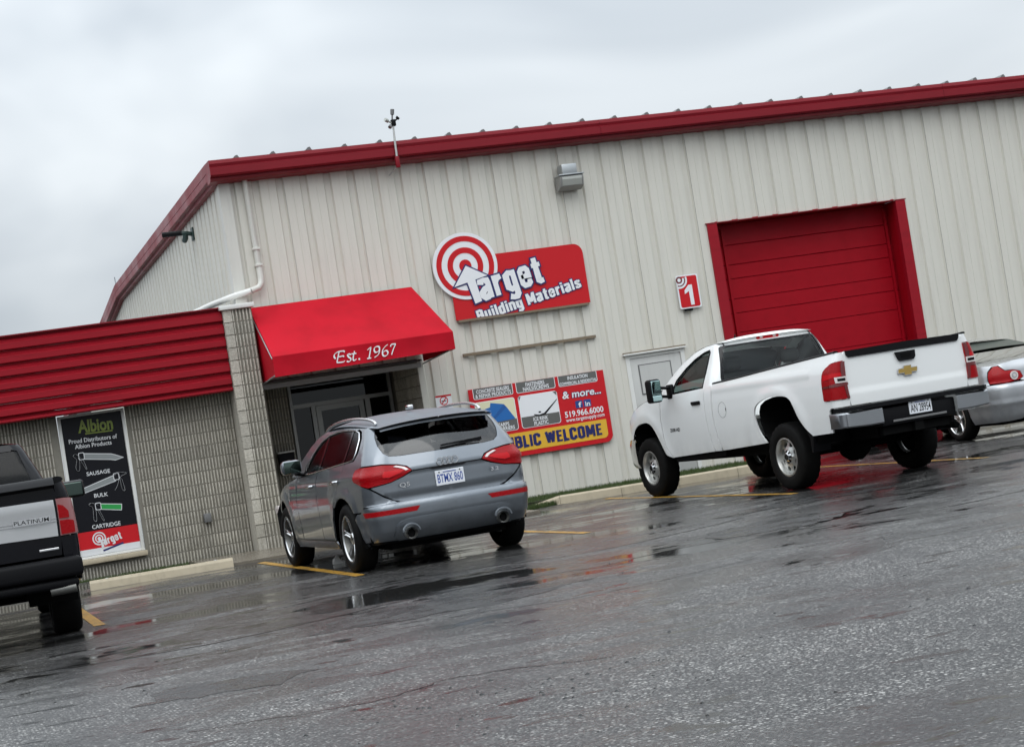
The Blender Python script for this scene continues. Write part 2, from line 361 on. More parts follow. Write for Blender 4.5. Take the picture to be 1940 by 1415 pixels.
# ---- lettering with the built-in typeface, laid flat as thin sheets
def text_geo(s, bold=0.0, res=3):
    cu_ = bpy.data.curves.new('t', 'FONT'); cu_.body = s; cu_.offset = bold; cu_.resolution_u = res; cu_.fill_mode = 'FRONT'
    o = bpy.data.objects.new('t', cu_); COL.objects.link(o)
    me = o.to_mesh(); v = [tuple(q.co[:2]) for q in me.vertices]; f = [tuple(p.vertices) for p in me.polygons]
    o.to_mesh_clear(); bpy.data.objects.remove(o); bpy.data.curves.remove(cu_)
    return v, f
def lettering(name, s, p0, p1, h, m, par, place, bold=0.0, shear=0.0, grow=0.0, lift=0.0, clip=None, ref='H'):
    """baseline from p0 to p1 (plane coordinates), capital height h; place maps (u,v,d) to 3D"""
    v0, f0 = text_geo(s, bold); hv = text_geo(ref, 0)[0]
    x0 = min(q[0] for q in v0); x1 = max(q[0] for q in v0); ch = max(q[1] for q in hv)
    v, f = (v0, f0) if not grow else text_geo(s, bold + grow)
    L = hypot(p1[0] - p0[0], p1[1] - p0[1]); ux, uz = (p1[0] - p0[0]) / L, (p1[1] - p0[1]) / L
    kx = L / (x1 - x0); ky = h / ch; pts = []
    for a, b in v:
        X = (a - x0) * kx + shear * b * ky; Z = b * ky
        pts.append((p0[0] + X * ux - Z * uz, p0[1] + X * uz + Z * ux))
    if clip is not None:
        bm = bmesh.new(); bv = [bm.verts.new((a, b, 0)) for a, b in pts]
        for q in f:
            try: bm.faces.new([bv[i] for i in q])
            except ValueError: pass
        bmesh.ops.bisect_plane(bm, geom=list(bm.verts) + list(bm.edges) + list(bm.faces), plane_co=(0, clip, 0), plane_no=(0, -1, 0), clear_outer=True)
        bm.verts.index_update(); pts = [tuple(q.co[:2]) for q in bm.verts]; f = [tuple(q.index for q in w.verts) for w in bm.faces]; bm.free()
    return mk(name, [place(a, b, lift) for a, b in pts], f, m, par)
def wallp(Y):
    return lambda a, b, d: (a, Y - d, b)
def flat(name, poly, m, par, Y, th=.004):
    """flat printed shape on a plane facing -Y, as a thin slab"""
    return G().prism(poly, Y - th, Y, 'y').out(name, m, par)
def disc(cx, cz, r, n=48): return [(cx + r * cos(2 * pi * i / n), cz + r * sin(2 * pi * i / n)) for i in range(n)]
def ringpoly(name, cx, cz, r1, r0, m, par, Y, th=.004, n=56, a0=0, a1=360):
    v = []; f = []; k = n if a1 - a0 >= 360 else n + 1
    for i in range(k):
        a = radians(a0 + (a1 - a0) * i / n)
        for r, d in ((r1, 0), (r1, th), (r0, th), (r0, 0)): v.append((cx + r * cos(a), Y - d, cz + r * sin(a)))
    for i in range(n):
        j = (i + 1) % k
        for q in range(3): f.append((i * 4 + q, j * 4 + q, j * 4 + q + 1, i * 4 + q + 1))
    return mk(name, v, f, m, par)

GL = {'a': (.5, [[(.09, .56), (.12, .66), (.25, .70), (.37, .66), (.40, .56), (.40, 0)], [(.40, .42), (.22, .36), (.10, .26), (.10, .14), (.17, .06), (.27, .07), (.40, .16)]]), 'r': (.38, [[(.1, 0), (.1, .76)], [(.1, .52), (.19, .64), (.37, .67)]]),
 'g': (.5, [[(.40, .64), (.22, .69), (.10, .60), (.10, .18), (.22, .08), (.40, .14)], [(.40, .76), (.40, -.12), (.33, -.21), (.22, -.22), (.07, -.16)]]), 'e': (.5, [[(.10, .39), (.40, .39), (.40, .60), (.34, .68), (.17, .68), (.10, .60), (.10, .16), (.17, .07), (.33, .07), (.40, .14), (.40, .26)]]),
 't': (.38, [[(.18, .95), (.18, .12), (.24, .07), (.37, .08)], [(.02, .68), (.37, .68)]]), 'B': (.54, [[(.1, 0), (.1, 1)], [(.1, .92), (.32, .92), (.42, .84), (.42, .62), (.32, .53), (.1, .53)], [(.30, .53), (.44, .43), (.44, .16), (.33, .08), (.1, .08)]]),
 'u': (.5, [[(.10, .76), (.10, .16), (.18, .07), (.28, .07), (.40, .16)], [(.40, .76), (.40, 0)]]), 'i': (.2, [[(.1, 0), (.1, .76)], [(.1, .84), (.1, 1.0)]]), 'l': (.2, [[(.1, 0), (.1, 1)]]), 'I': (.2, [[(.1, 0), (.1, 1)]]), 'd': (.5, [[(.40, 1), (.40, 0)], [(.40, .64), (.24, .69), (.10, .60), (.10, .16), (.22, .07), (.40, .13)]]),
 'n': (.5, [[(.1, 0), (.1, .76)], [(.1, .60), (.22, .68), (.34, .68), (.40, .6), (.40, 0)]]), 'M': (.72, [[(.1, 0), (.1, 1)], [(.12, .96), (.36, .2)], [(.36, .2), (.60, .96)], [(.62, 1), (.62, 0)]]), 's': (.49, [[(.39, .52), (.37, .63), (.25, .69), (.12, .63), (.11, .50), (.25, .39), (.39, .28), (.39, .14), (.25, .07), (.11, .13), (.10, .26)]]),
 'P': (.5, [[(.1, 0), (.1, 1)], [(.1, .92), (.32, .92), (.42, .84), (.42, .55), (.32, .46), (.1, .46)]]), 'U': (.54, [[(.1, 1), (.1, .17), (.2, .08), (.34, .08), (.44, .17), (.44, 1)]]), 'L': (.42, [[(.1, 1), (.1, .08), (.42, .08)]]), 'C': (.54, [[(.44, .66), (.44, .83), (.34, .92), (.2, .92), (.1, .83), (.1, .17), (.2, .08), (.34, .08), (.44, .17), (.44, .34)]]),
 'W': (.76, [[(.08, 1), (.22, .06)], [(.22, .06), (.38, .92)], [(.38, .92), (.54, .06)], [(.54, .06), (.68, 1)]]), 'E': (.44, [[(.1, 0), (.1, 1)], [(.1, .91), (.43, .91)], [(.1, .51), (.39, .51)], [(.1, .09), (.43, .09)]]), 'O': (.54, [[(.1, .5), (.1, .83), (.2, .92), (.34, .92), (.44, .83), (.44, .17), (.34, .08), (.2, .08), (.1, .17), (.1, .5)]]), ' ': (.22, [])}
def strip(P, wf):
    """flat ribbon along a 2D line; wf(i, dx, dz) half width"""
    n = len(P); out = []
    for i in range(n):
        d0 = Vector(P[i]) - Vector(P[i - 1]) if i else None; d1 = Vector(P[i + 1]) - Vector(P[i]) if i < n - 1 else None
        if i == 0 and (Vector(P[0]) - Vector(P[-1])).length < 1e-6: d0 = Vector(P[-1]) - Vector(P[-2])
        if i == n - 1 and (Vector(P[0]) - Vector(P[-1])).length < 1e-6: d1 = Vector(P[1]) - Vector(P[0])
        a_ = (d0 or d1).normalized(); b_ = (d1 or d0).normalized(); t = (a_ + b_).normalized() if (a_ + b_).length > 1e-6 else b_
        w = wf(i, t.x, t.y) / max(.5, t.dot(b_)); nx, nz = -t.y, t.x; out += [(P[i][0] + nx * w, P[i][1] + nz * w), (P[i][0] - nx * w, P[i][1] - nz * w)]
    return out, [(2 * i, 2 * i + 1, 2 * i + 3, 2 * i + 2) for i in range(n - 1)]
def heavy(name, s, p0, p1, h, m, par, place, grow=0.0, lift=0.0, clip=None, sw=.098, gap=.085):
    """heavy condensed capitals drawn as broad strokes, cap height h along the baseline p0-p1"""
    tot = sum(GL[c][0] + gap for c in s) - gap; L = hypot(p1[0] - p0[0], p1[1] - p0[1]); ux, uz = (p1[0] - p0[0]) / L, (p1[1] - p0[1]) / L; kx = L / tot; x = 0; V = []; F = []; k = 0
    for c in s:
        for st in GL[c][1]:
            P = [((q[0] + x) * kx, q[1] * h) for q in st]
            if grow:
                for e, d in ((0, 1), (-1, -2)):
                    dv_ = Vector(P[e]) - Vector(P[d] if e else P[1]); dv_ = dv_.normalized() * grow; P[e] = (P[e][0] + dv_.x, P[e][1] + dv_.y)
            sw_ = sw * (.84 if c in 'es' else 1)
            v, f = strip(P, lambda i, tx, tz: (sw_ * kx * abs(tz) + sw_ * .82 * h * abs(tx)) / max(.8, hypot(tx, tz)) + grow); n = len(V); dd = lift + k * .00012; k += 1
            V += [(p0[0] + a_ * ux - b_ * uz, p0[1] + a_ * uz + b_ * ux, dd) for a_, b_ in v]; F += [tuple(i + n for i in q) for q in f]
        x += GL[c][0] + gap
    if clip is not None:
        bm = bmesh.new(); bv = [bm.verts.new((q[0], q[1], q[2])) for q in V]
        for q in F: bm.faces.new([bv[i] for i in q])
        bmesh.ops.bisect_plane(bm, geom=list(bm.verts) + list(bm.edges) + list(bm.faces), plane_co=(0, clip, 0), plane_no=(0, -1, 0), clear_outer=True)
        bm.verts.index_update(); V = [tuple(q.co) for q in bm.verts]; F = [tuple(q.index for q in w.verts) for w in bm.faces]; bm.free()
    return mk(name, [place(*q) for q in V], F, m, par)
# ================================================================ ground
def sheet(name, poly, z, m, kind='structure', par=None):
    o = mk(name, [(a, b, z) for a, b in poly], [tuple(range(len(poly)))], m, par)
    if par is None: tag(o, kind=kind)
    return o
tag(sheet('asphalt_lot', [(-400, -300), (500, -300), (500, 600), (-400, 600)], 0.0, 'asphalt'), 'wet dark asphalt parking lot with puddles and pale stone', 'parking lot')
for x0, y0, x1, y1, wd in ((4.229, 23.9, 4.235, 18.45, .11), (6.745, 23.9, 6.790, 18.7, .10), (9.35, 24.75, 9.40, 18.95, .10), (11.98, 24.7, 12.06, 19.2, .09), (1.69, 23.6, 1.60, 18.1, .11)):
    tag(sheet('parking_line', [(x0 - wd / 2, y0), (x1 - wd / 2, y1), (x1 + wd / 2, y1), (x0 + wd / 2, y0)], .004, 'yellow_line'), 'worn yellow painted stall line', 'road marking')
# dark sealed cracks and patch seams
def crack(pts, w):
    P = smooth_line(pts, 8); v = []; f = []
    for i, p in enumerate(P):
        a, b = P[max(i - 1, 0)], P[min(i + 1, len(P) - 1)]; d = Vector((b[0] - a[0], b[1] - a[1])).normalized(); ww = w * (.5 + rnd.random())
        jx = (rnd.random() - .5) * .05; jy = (rnd.random() - .5) * .05
        v += [(p[0] - d.y * ww + jx, p[1] + d.x * ww + jy, .003), (p[0] + d.y * ww + jx, p[1] - d.x * ww + jy, .003)]
        if i: k = 2 * i; f.append((k - 2, k - 1, k + 1, k))
    tag(mk('crack', v, f, 'crack'), 'thin dark crack in the wet asphalt', 'crack', 'cracks in the asphalt', 'structure')
for pts, w in (([(7.0, 21.9), (8.2, 21.4), (9.2, 21.8), (10.0, 21.2), (11.2, 21.6)], .018), ([(5.4, 14.6), (6.6, 14.9), (8.2, 14.1), (10.4, 14.6)], .014), ([(1.2, 9.7), (2.1, 9.45), (2.7, 9.7), (3.4, 9.3)], .007), ([(0.2, 14.8), (2.0, 14.2), (4.2, 14.9), (5.8, 14.3)], .015), ([(3.2, 13.0), (4.6, 12.5), (6.0, 12.9)], .009)):
    crack(pts, w)
def repair(pts, seed):
    r = random.Random(seed); P = smooth_line(densify2(pts), 3, True); P = [(x + .05 * (r.random() - .5), y + .09 * (r.random() - .5)) for x, y in P]
    t = tessellate_polygon([[Vector((x, y, 0)) for x, y in P]]); tag(mk('asphalt_patch', [(x, y, .0022) for x, y in P], [tuple(q) for q in t], 'asphalt_patch'), 'dark ragged repair patch in the asphalt', 'patch', 'repair patches', 'structure')
def densify2(P):
    out = []
    for i in range(len(P)):
        a_, b_ = P[i], P[(i + 1) % len(P)]
        for k in range(4): out.append((lerp(a_[0], b_[0], k / 4) + .12 * (rnd.random() - .5), lerp(a_[1], b_[1], k / 4) + .16 * (rnd.random() - .5)))
    return out
for q, sd_ in (([(2.7, 13.4), (4.0, 13.1), (4.9, 13.7), (4.3, 14.4), (3.0, 14.2)], 1), ([(6.6, 15.0), (7.6, 14.9), (8.3, 15.6), (7.5, 16.1), (6.8, 15.7)], 2), ([(8.0, 17.4), (9.6, 17.3), (10.4, 18.0), (9.0, 18.3)], 3), ([(1.1, 11.2), (1.9, 10.9), (2.3, 11.4), (1.5, 11.8)], 4)): repair(q, sd_)
for pts, w in (([(3.0, 16.3), (4.6, 16.8), (6.0, 16.2), (7.8, 16.9)], .014), ([(9.6, 12.6), (10.2, 14.0), (11.8, 14.6), (12.4, 16.2)], .013)): crack(pts, w)
# loose dark chips in the foreground
cv = []; cfc = []
for i in range(300):
    if i < 130: x = rnd.gauss(2.75, .45); y = rnd.gauss(8.55, .55)
    else: y = 7 + 9 * rnd.random() ** 1.5; x = y * (.02 + .6 * rnd.random())
    s = .003 + .011 * rnd.random() ** 3; n = len(cv)
    for dx, dy, dz in ((-1, -.6, 0), (1, -.7, 0), (.8, .9, 0), (-.9, .7, 0), (-.4, -.2, 1), (.5, .1, .9)): cv.append((x + s * dx * (.7 + .6 * rnd.random()), y + s * dy * (.7 + .6 * rnd.random()), .001 + s * dz * .5))
    cfc += [(n, n + 1, n + 5, n + 4), (n + 1, n + 2, n + 5), (n + 2, n + 3, n + 4, n + 5), (n + 3, n, n + 4)]
tag(mk('loose_gravel', cv, cfc, 'crack'), 'loose dark stone chips scattered on the asphalt', 'gravel', kind='stuff')

# entrance slab, kerb, grass
sl_ = [(3.72, 24.28), (4.9, 24.20), (8.15, 24.15), (8.25, 26.88), (7.50, 26.88), (7.50, 28.58), (5.15, 28.58), (5.15, 26.5), (3.72, 26.8)]
o = G().prism(sl_, 0.0, .035, 'z').out('entrance_slab', 'slab'); tag(o, 'low wet concrete slab before the shop entrance', 'pavement', kind='structure')
kx = [(8.55, 25.52), (8.9, 25.42), (9.75, 25.14), (10.6, 25.0), (11.5, 24.9), (12.15, 24.85)]
kerb = thing('kerb', (8.55, 25.5, 0), 'pale concrete kerb along the grass strip', 'kerb'); kerb['kind'] = 'structure'
for i, (a, b) in enumerate(zip(kx, kx[1:])):
    dx, dy = b[0] - a[0], b[1] - a[1]; L = hypot(dx, dy); nx, ny = -dy / L, dx / L; t0, t1 = .004, 1 - .004
    A = (a[0] + dx * t0, a[1] + dy * t0); B = (a[0] + dx * t1, a[1] + dy * t1); h0 = .05 if i == 0 else .12
    v = []
    for (p, hh) in ((A, h0), (B, .12)):
        v += [(p[0], p[1], -.02), (p[0] + nx * .015, p[1] + ny * .015, hh - .02), (p[0] + nx * .035, p[1] + ny * .035, hh), (p[0] + nx * .16, p[1] + ny * .16, hh), (p[0] + nx * .16, p[1] + ny * .16, -.02)]
    mk('kerb_stone', v, [(k, k + 1, 6 + k, 5 + k) for k in range(4)] + [(0, 4, 3, 2, 1), (5, 6, 7, 8, 9)], 'concrete_pale', kerb)
gp = [(8.0, 25.0), (8.55, 25.2), (8.8, 25.6), (9.8, 25.3), (12.2, 25.0), (12.5, 26.87), (8.0, 26.87)]
tag(G().prism([(8.60, 25.68), (8.95, 25.58), (9.8, 25.3), (10.65, 25.16), (12.2, 25.02), (12.45, 26.87), (8.2, 26.87)], 0, .085, 'z').out('verge', 'soil'), 'dark soil strip behind the kerb', 'ground', kind='structure')
def grass(n, fn, hmin, hmax, seed):
    r = random.Random(seed); v = []; f = []
    for _ in range(n):
        x, y, z = fn(r); h = hmin + (hmax - hmin) * r.random(); a = r.random() * 2 * pi; w = .003 + .003 * r.random(); l = .35 * h * r.random(); b = r.random() * 2 * pi; k = len(v)
        v += [(x - w * cos(a), y - w * sin(a), z), (x + w * cos(a), y + w * sin(a), z), (x + l * cos(b), y + l * sin(b), z + h)]; f.append((k, k + 1, k + 2))
    return v, f
def g1(r):
    x = 8.2 + 4.2 * r.random(); y0 = interp([(8.2, 25.75), (8.95, 25.57), (9.8, 25.3), (10.65, 25.17), (12.3, 25.03)])(x); return (x, lerp(y0 - .01, 26.86, r.random() ** .8), .08)
def g2(r): 
    t = r.random(); return (7.95 + .95 * t, lerp(24.95 + .5 * t, 25.55, r.random()), .0)
def g3(r): return (1.2 + 3.2 * r.random(), 26.83 - .16 * r.random() ** 2, .0)
for n, fn, a, b, lb in ((13000, g1, .02, .07, 'short green grass growing between kerb and metal wall'), (3500, g2, .03, .09, 'patch of grass at the low end of the kerb'), (2500, g3, .015, .05, 'thin green moss and grass along the block wall foot')):
    v, f = grass(n, fn, a, b, n); tag(mk('grass', v, f, 'grass'), lb, 'grass', kind='stuff')

# ================================================================ metal warehouse
D = 26.90; PER = 0.35965; X_EDGE = 7.014; XC = 4.98
wh = thing('metal_warehouse', (5, D, 0), 'large cream ribbed metal warehouse with dark red eave trim', 'building')
PROF = ((0, 0), (.315, 0), (.33, .005), (.345, 0), (.655, 0), (.71, .038), (.94, .038), (1.0, 0))
OPEN = ((5.0, 7.52, 2.42), (10.83, 11.82, 2.02), (12.55, 16.13, 3.87))
def zbot(x):
    for a, b, z in OPEN:
        if a < x < b: return z
    return .07
def siding(par, name, u0, u1, phase, place, z0f, z1f, cuts, m='siding'):
    k = math.floor((u0 - phase) / PER); us = []
    while phase + k * PER < u1:
        for t, d in PROF[:-1]:
            u = phase + (k + t) * PER
            if u0 < u < u1: us.append(u)
        k += 1
    us = sorted(set([u0, u1] + us + [c for c in cuts if u0 < c < u1]))
    def dep(u):
        t = ((u - phase) / PER) % 1.0
        for (a, b), (c, d) in zip(PROF, PROF[1:]):
            if t <= c: return b + (d - b) * (t - a) / (c - a)
        return 0
    g = G()
    for a, b in zip(us, us[1:]):
        mid = (a + b) / 2; za, zb_ = z0f(mid), (z1f(a), z1f(b))
        if za >= min(zb_): continue
        g.add([place(a, dep(a), za), place(b, dep(b), za), place(b, dep(b), zb_[1]), place(a, dep(a), zb_[0])], [(0, 1, 2, 3)])
    if g.f: mk(name, g.v, g.f, m, par)
x = 5.13
edges = [5.13] + [X_EDGE + PER * 3 * k + .0 for k in range(-1, 17) if X_EDGE + PER * 3 * k > 5.3]
for a, b in zip(edges, edges[1:]):
    siding(wh, 'siding_panel', a + .0015, b - .0015, X_EDGE, lambda u, d, z: (u, D + d, z), zbot, lambda u: 5.45, [q for o_ in OPEN for q in o_[:2]])
rake_b = interp([(26, 5.36), (27.2, 5.33), (39.6, 5.14), (43.2, 4.72), (60, 2.8)])
ys = [26.98 + PER * 3 * k for k in range(22)]
for a, b in zip(ys, ys[1:]):
    siding(wh, 'siding_panel', a + .0015, b - .0015, 27.09, lambda u, d, z: (XC + d, u, z), lambda u: 1.2, lambda u: rake_b(u) + .06, [])
# corner trim
G().prism([(XC - .012, D + .16), (XC - .012, D - .012), (5.135, D - .012), (5.135, D + .004), (XC + .004, D + .004), (XC + .004, D + .16)], 0, 5.42, 'z').out('corner_trim', 'trim_cream', wh)
for a_, b_ in ((7.62, 12.54), (16.14, 24.0)): box('foundation', 'concrete', wh, a_, b_, D + .012, D + .3, 0, .10)
# gutter along the eave: folded red metal
gut = [(26.60, 5.655), (26.585, 5.60), (26.60, 5.555), (26.585, 5.548), (26.585, 5.44), (26.61, 5.415), (26.66, 5.415), (26.66, 5.375), (26.70, 5.355), (26.93, 5.34), (26.93, 5.655)]
for a, b in zip((4.826, 10.9, 17.0, 23.0), (10.9, 17.0, 23.0, 25.0)):
    G().prism(gut, a + .002, b - .002, 'x').out('gutter', 'red_trim', wh)
# rake trim down the side wall
def rake(y0, z0, y1, z1):
    P = [(4.83, .02), (4.83, -.12), (4.845, -.125), (4.83, -.13), (4.83, -.235), (4.90, -.25), (4.90, -.30), (XC + .03, -.31), (XC + .03, .02)]
    v = [(a, y0, z0 + b) for a, b in P] + [(a, y1, z1 + b) for a, b in P]; n = len(P)
    mk('rake_trim', v, [(i, (i + 1) % n, n + (i + 1) % n, n + i) for i in range(n)] + [tuple(range(n))[::-1], tuple(range(n, 2 * n))], 'red_trim', wh)
rake(26.935, 5.64, 33.0, 5.50); rake(33.004, 5.50, 39.6, 5.345); rake(39.604, 5.345, 43.2, 4.93); rake(43.204, 4.93, 58, 3.2)
mk('roof_sheet', [(4.9, 26.65, 5.645), (25, 26.65, 5.645), (25, 39.6, 5.36), (4.9, 39.6, 5.36), (25, 58, 3.22), (4.9, 58, 3.22)], [(0, 1, 2, 3), (3, 2, 4, 5)], 'galv', wh)
for n in range(-4, 24):
    X = 7.3777 + n * .5395 + .03; r = random.Random(n); t = .012 * r.random()
    v = []
    for y, z in ((26.62, 5.645), (26.95, 5.64)): v += [(X - .075, y, z), (X - .02, y, z + .045 + t), (X + .012, y, z + .05 + t), (X + .045, y, z)]
    mk('roof_rib', v, [(0, 1, 2, 3)[::-1], (4, 5, 6, 7), (0, 1, 5, 4), (1, 2, 6, 5), (2, 3, 7, 6)], 'grey_plastic', wh)
for a_, b_ in ((7.8, 12.6), (16.1, 24.0)): box('inner_wall', 'dark_room', wh, a_, b_, D + .3, D + .35, 0, 5.3)
# downspouts
ds = thing('downspout', (5.36, D - .05, 3.5), 'cream downspout at the building corner, elbowing onto the low roof', 'downspout')
path = [(5.355, D - .05, 5.40), (5.362, D - .05, 4.6), (5.370, D - .05, 4.10), (5.372, D - .06, 3.92), (5.36, D - .08, 3.83), (5.32, D - .10, 3.775), (5.20, D - .10, 3.74), (4.95, D - .02, 3.70), (4.70, D + .5, 3.66), (4.45, D + 1.2, 3.60)]
G().tube(path[:3], (.05, .042), 8).out('pipe', 'trim_cream', ds, 50); G().tube(path[2:7], .047, 10).out('elbow', 'trim_cream', ds, 50); G().tube(path[6:], .045, 10).out('pipe', 'white_paint', ds, 50)
for z in (4.32, 4.08): box('pipe_collar', 'trim_cream', ds, 5.315, 5.425, D - .105, D - .002, z, z + .04, .006)
d2 = thing('downspout', (18.78, D - .05, 0), 'cream downspout at the far end of the eave', 'downspout')
G().tube([(18.78, D - .05, 5.38), (18.78, D - .05, .2)], (.05, .045), 8).out('pipe', 'trim_cream', d2, 50); box('pipe_strap', 'trim_cream', d2, 18.71, 18.85, D - .1, D, 3.0, 3.05)

# overhead door
od = G().box(0, 0, 0, 0, 0, 0)
door = box('overhead_door', 'red_door', wh, 12.87, 16.03, 27.33, 27.36, 0, 3.88)
for a, b in zip((.0, .62, 1.17, 1.62, 2.115, 2.43, 2.66, 2.985, 3.21, 3.53), (.62, 1.17, 1.62, 2.115, 2.43, 2.66, 2.985, 3.21, 3.53, 3.87)):
    G().rbox(12.90, 16.00, 27.29, 27.33, a + .004, b - .004, .005, 1).out('door_section', 'red_door', door)
box('door_jamb', 'red_fascia', wh, 12.55, 12.72, D - .03, D + .06, 0, 3.868); box('door_jamb', 'red_fascia', wh, 15.955, 16.13, D - .03, D + .06, 0, 3.868)
mk('door_reveal', [(12.72, D + .06, 0), (12.90, 27.33, 0), (12.90, 27.33, 3.87), (12.72, D + .06, 3.87)], [(0, 1, 2, 3)], 'red_door', wh)
mk('door_reveal', [(15.955, D + .06, 0), (16.0, 27.33, 0), (16.0, 27.33, 3.87), (15.955, D + .06, 3.87)], [(3, 2, 1, 0)], 'red_door', wh)
G().box(12.72, 15.95, D + .02, 27.33, 3.872, 3.90).out('door_head', 'red_door', wh)
box('door_drip', 'red_trim', wh, 12.53, 16.15, D - .035, D + .0, 3.871, 3.885)
for xx in (12.97, 15.93): box('door_track', 'red_door', wh, xx - .02, xx + .02, 27.25, 27.285, 0, 3.8)
# steel side door
md = box('side_door', 'door_paint', wh, 10.90, 11.755, D - .005, D + .03, .10, 1.945, .004)
box('door_frame', 'white_paint', wh, 10.83, 10.895, D - .02, D + .05, .09, 2.0); box('door_frame', 'white_paint', wh, 11.76, 11.825, D - .02, D + .05, .09, 2.0); box('door_frame', 'white_paint', wh, 10.895, 11.76, D - .02, D + .05, 1.95, 2.0)
box('drip_cap', 'white_paint', wh, 10.79, 11.85, D - .075, D + .0, 2.005, 2.03); box('drip_cap_top', 'wood', wh, 10.80, 11.85, D - .06, D, 2.0305, 2.05)
box('window_frame', 'grey_plastic', md, 11.02, 11.575, D - .014, D - .006, 1.37, 1.84); box('window_board', 'door_paint', md, 11.04, 11.555, D - .017, D - .0145, 1.39, 1.825)
G().tube([(10.96, D - .01, 1.02), (10.96, D - .06, 1.02), (11.05, D - .065, 1.02)], .012, 8).out('handle', 'steel', md, 50)

# ================================================================ low block building with red fascia
BY = 26.85
bb = thing('block_building', (3, BY, 0), 'low split-rib concrete block building with red ribbed fascia', 'building')
BW, BH = .366, .1815
def rib_block(w, h, seed, ribs, x_from=0.0, dep=.036, n=4):
    """split-rib block: broken ribs standing proud of the body; local x 0..w, z 0..h, face at y=0"""
    r = random.Random(seed); g = G(); j = .0055
    g.add([(j, dep, j), (w - j, dep, j), (w - j, dep, h - j), (j, dep, h - j), (j, dep + .05, j), (w - j, dep + .05, j), (w - j, dep + .05, h - j), (j, dep + .05, h - j)], [(0, 1, 2, 3), (0, 4, 5, 1), (3, 2, 6, 7), (0, 3, 7, 4), (1, 5, 6, 2)])
    pw = (w - x_from) / ribs
    for i in range(ribs):
        xa = x_from + i * pw + .10 * pw; xb = xa + .60 * pw; xa = max(xa, j); v = []
        for k in range(n):
            z = lerp(j, h - j, k / (n - 1)); d0 = .006 * r.random() + (.004 if k in (0, n - 1) else 0); d1 = .006 * r.random() + (.004 if k in (0, n - 1) else 0); jx = .002 * (r.random() - .5)
            v += [(xa + jx, dep, z), (xa + .006 + jx, d0, z), (xb - .006 + jx, d1, z), (xb + jx, dep, z)]
        f = []
        for k in range(n - 1):
            b = 4 * k; f += [(b, b + 1, b + 5, b + 4), (b + 1, b + 2, b + 6, b + 5), (b + 2, b + 3, b + 7, b + 6)]
        f += [(0, 3, 2, 1), (4 * n - 4, 4 * n - 3, 4 * n - 2, 4 * n - 1)]
        g.add(v, f)
    if x_from > 0: g.add([(j, .004, j), (x_from, .004, j), (x_from, .004, h - j), (j, .004, h - j), (j, dep, j), (x_from, dep, j), (x_from, dep, h - j), (j, dep, h - j)], [(0, 1, 2, 3), (0, 4, 5, 1), (3, 2, 6, 7), (0, 3, 7, 4), (1, 5, 6, 2)])
    me = bpy.data.meshes.new('block'); me.from_pydata(g.v, [], g.f); me.update(); me.materials.append(MATS['block']); return me
VAR = [rib_block(BW, BH, s, 8) for s in range(6)]; HALF = [rib_block(BW / 2, BH, 20 + s, 4) for s in range(4)]; PIL = [rib_block(.425, BH, 40 + s, 6, .125) for s in range(4)]
def put_block(me, par, x, y, z, rz=0.0):
    o = link('block', me, par); b = BASE[par.name]; o.location = (x - b.x, y - b.y, z - b.z); o.rotation_euler = (0, 0, rz); return o
WX0, WX1, WZ0, WZ1 = 2.235, 3.125, .30, 2.33
for c in range(13):
    z = c * BH; x = 4.672 - (BW if c % 2 == 0 else BW / 2); first = True
    if c % 2: put_block(HALF[c % 4], bb, 4.672 - BW / 2, BY, z); x = 4.672 - BW / 2 - BW
    while x > -2.6:
        mid = (x + BW / 2); zc = z + BH / 2
        if WZ0 - .06 < zc < WZ1 and x + BW > WX0 - .02 and x < WX1 + .02:
            # cut courses beside the window to half blocks
            if x < WX0 - BW / 2 + .03: put_block(HALF[(c + 1) % 4], bb, x, BY, z)
            elif x + BW > WX1 + BW / 2 - .03: put_block(HALF[(c + 2) % 4], bb, x + BW / 2, BY, z)
        else: put_block(VAR[rnd.randrange(6)], bb, x, BY, z)
        x -= BW
G().add(*[(lambda q: q)([(-2.9, BY + .03, 0), (WX0 - .03, BY + .03, 0), (WX0 - .03, BY + .03, 2.6), (-2.9, BY + .03, 2.6), (WX0 - .03, BY + .03, 0), (WX1 + .03, BY + .03, 0), (WX1 + .03, BY + .03, WZ0), (WX0 - .03, BY + .03, WZ0), (WX1 + .03, BY + .03, 0), (4.674, BY + .03, 0), (4.674, BY + .03, 2.6), (WX1 + .03, BY + .03, 2.6)]), [(0, 1, 2, 3), (4, 5, 6, 7), (8, 9, 10, 11)]]).out('mortar_dark_grooves', 'mortar', bb)  # mortar joints, and dark colour put into the rib grooves
# pilaster
PX, PY = 4.672, 26.44
for c in range(19): put_block(PIL[rnd.randrange(4)], bb, PX, PY, c * BH + .03)
mk('mortar_dark_grooves', [(PX + .13, PY + .029, .03), (PX + .42, PY + .029, .03), (PX + .42, PY + .029, 3.47), (PX + .13, PY + .029, 3.47)], [(0, 1, 2, 3)], 'mortar', bb)  # dark sheet ahead of the pilaster blocks, colouring their grooves
box('pilaster_core', 'block', bb, PX + .003, PX + .419, PY + .034, 26.93, .02, 19 * BH + .03)
box('pilaster_cap', 'white_paint', bb, PX - .04, PX + .46, PY - .04, 26.96, 19 * BH + .032, 19 * BH + .095, .006)
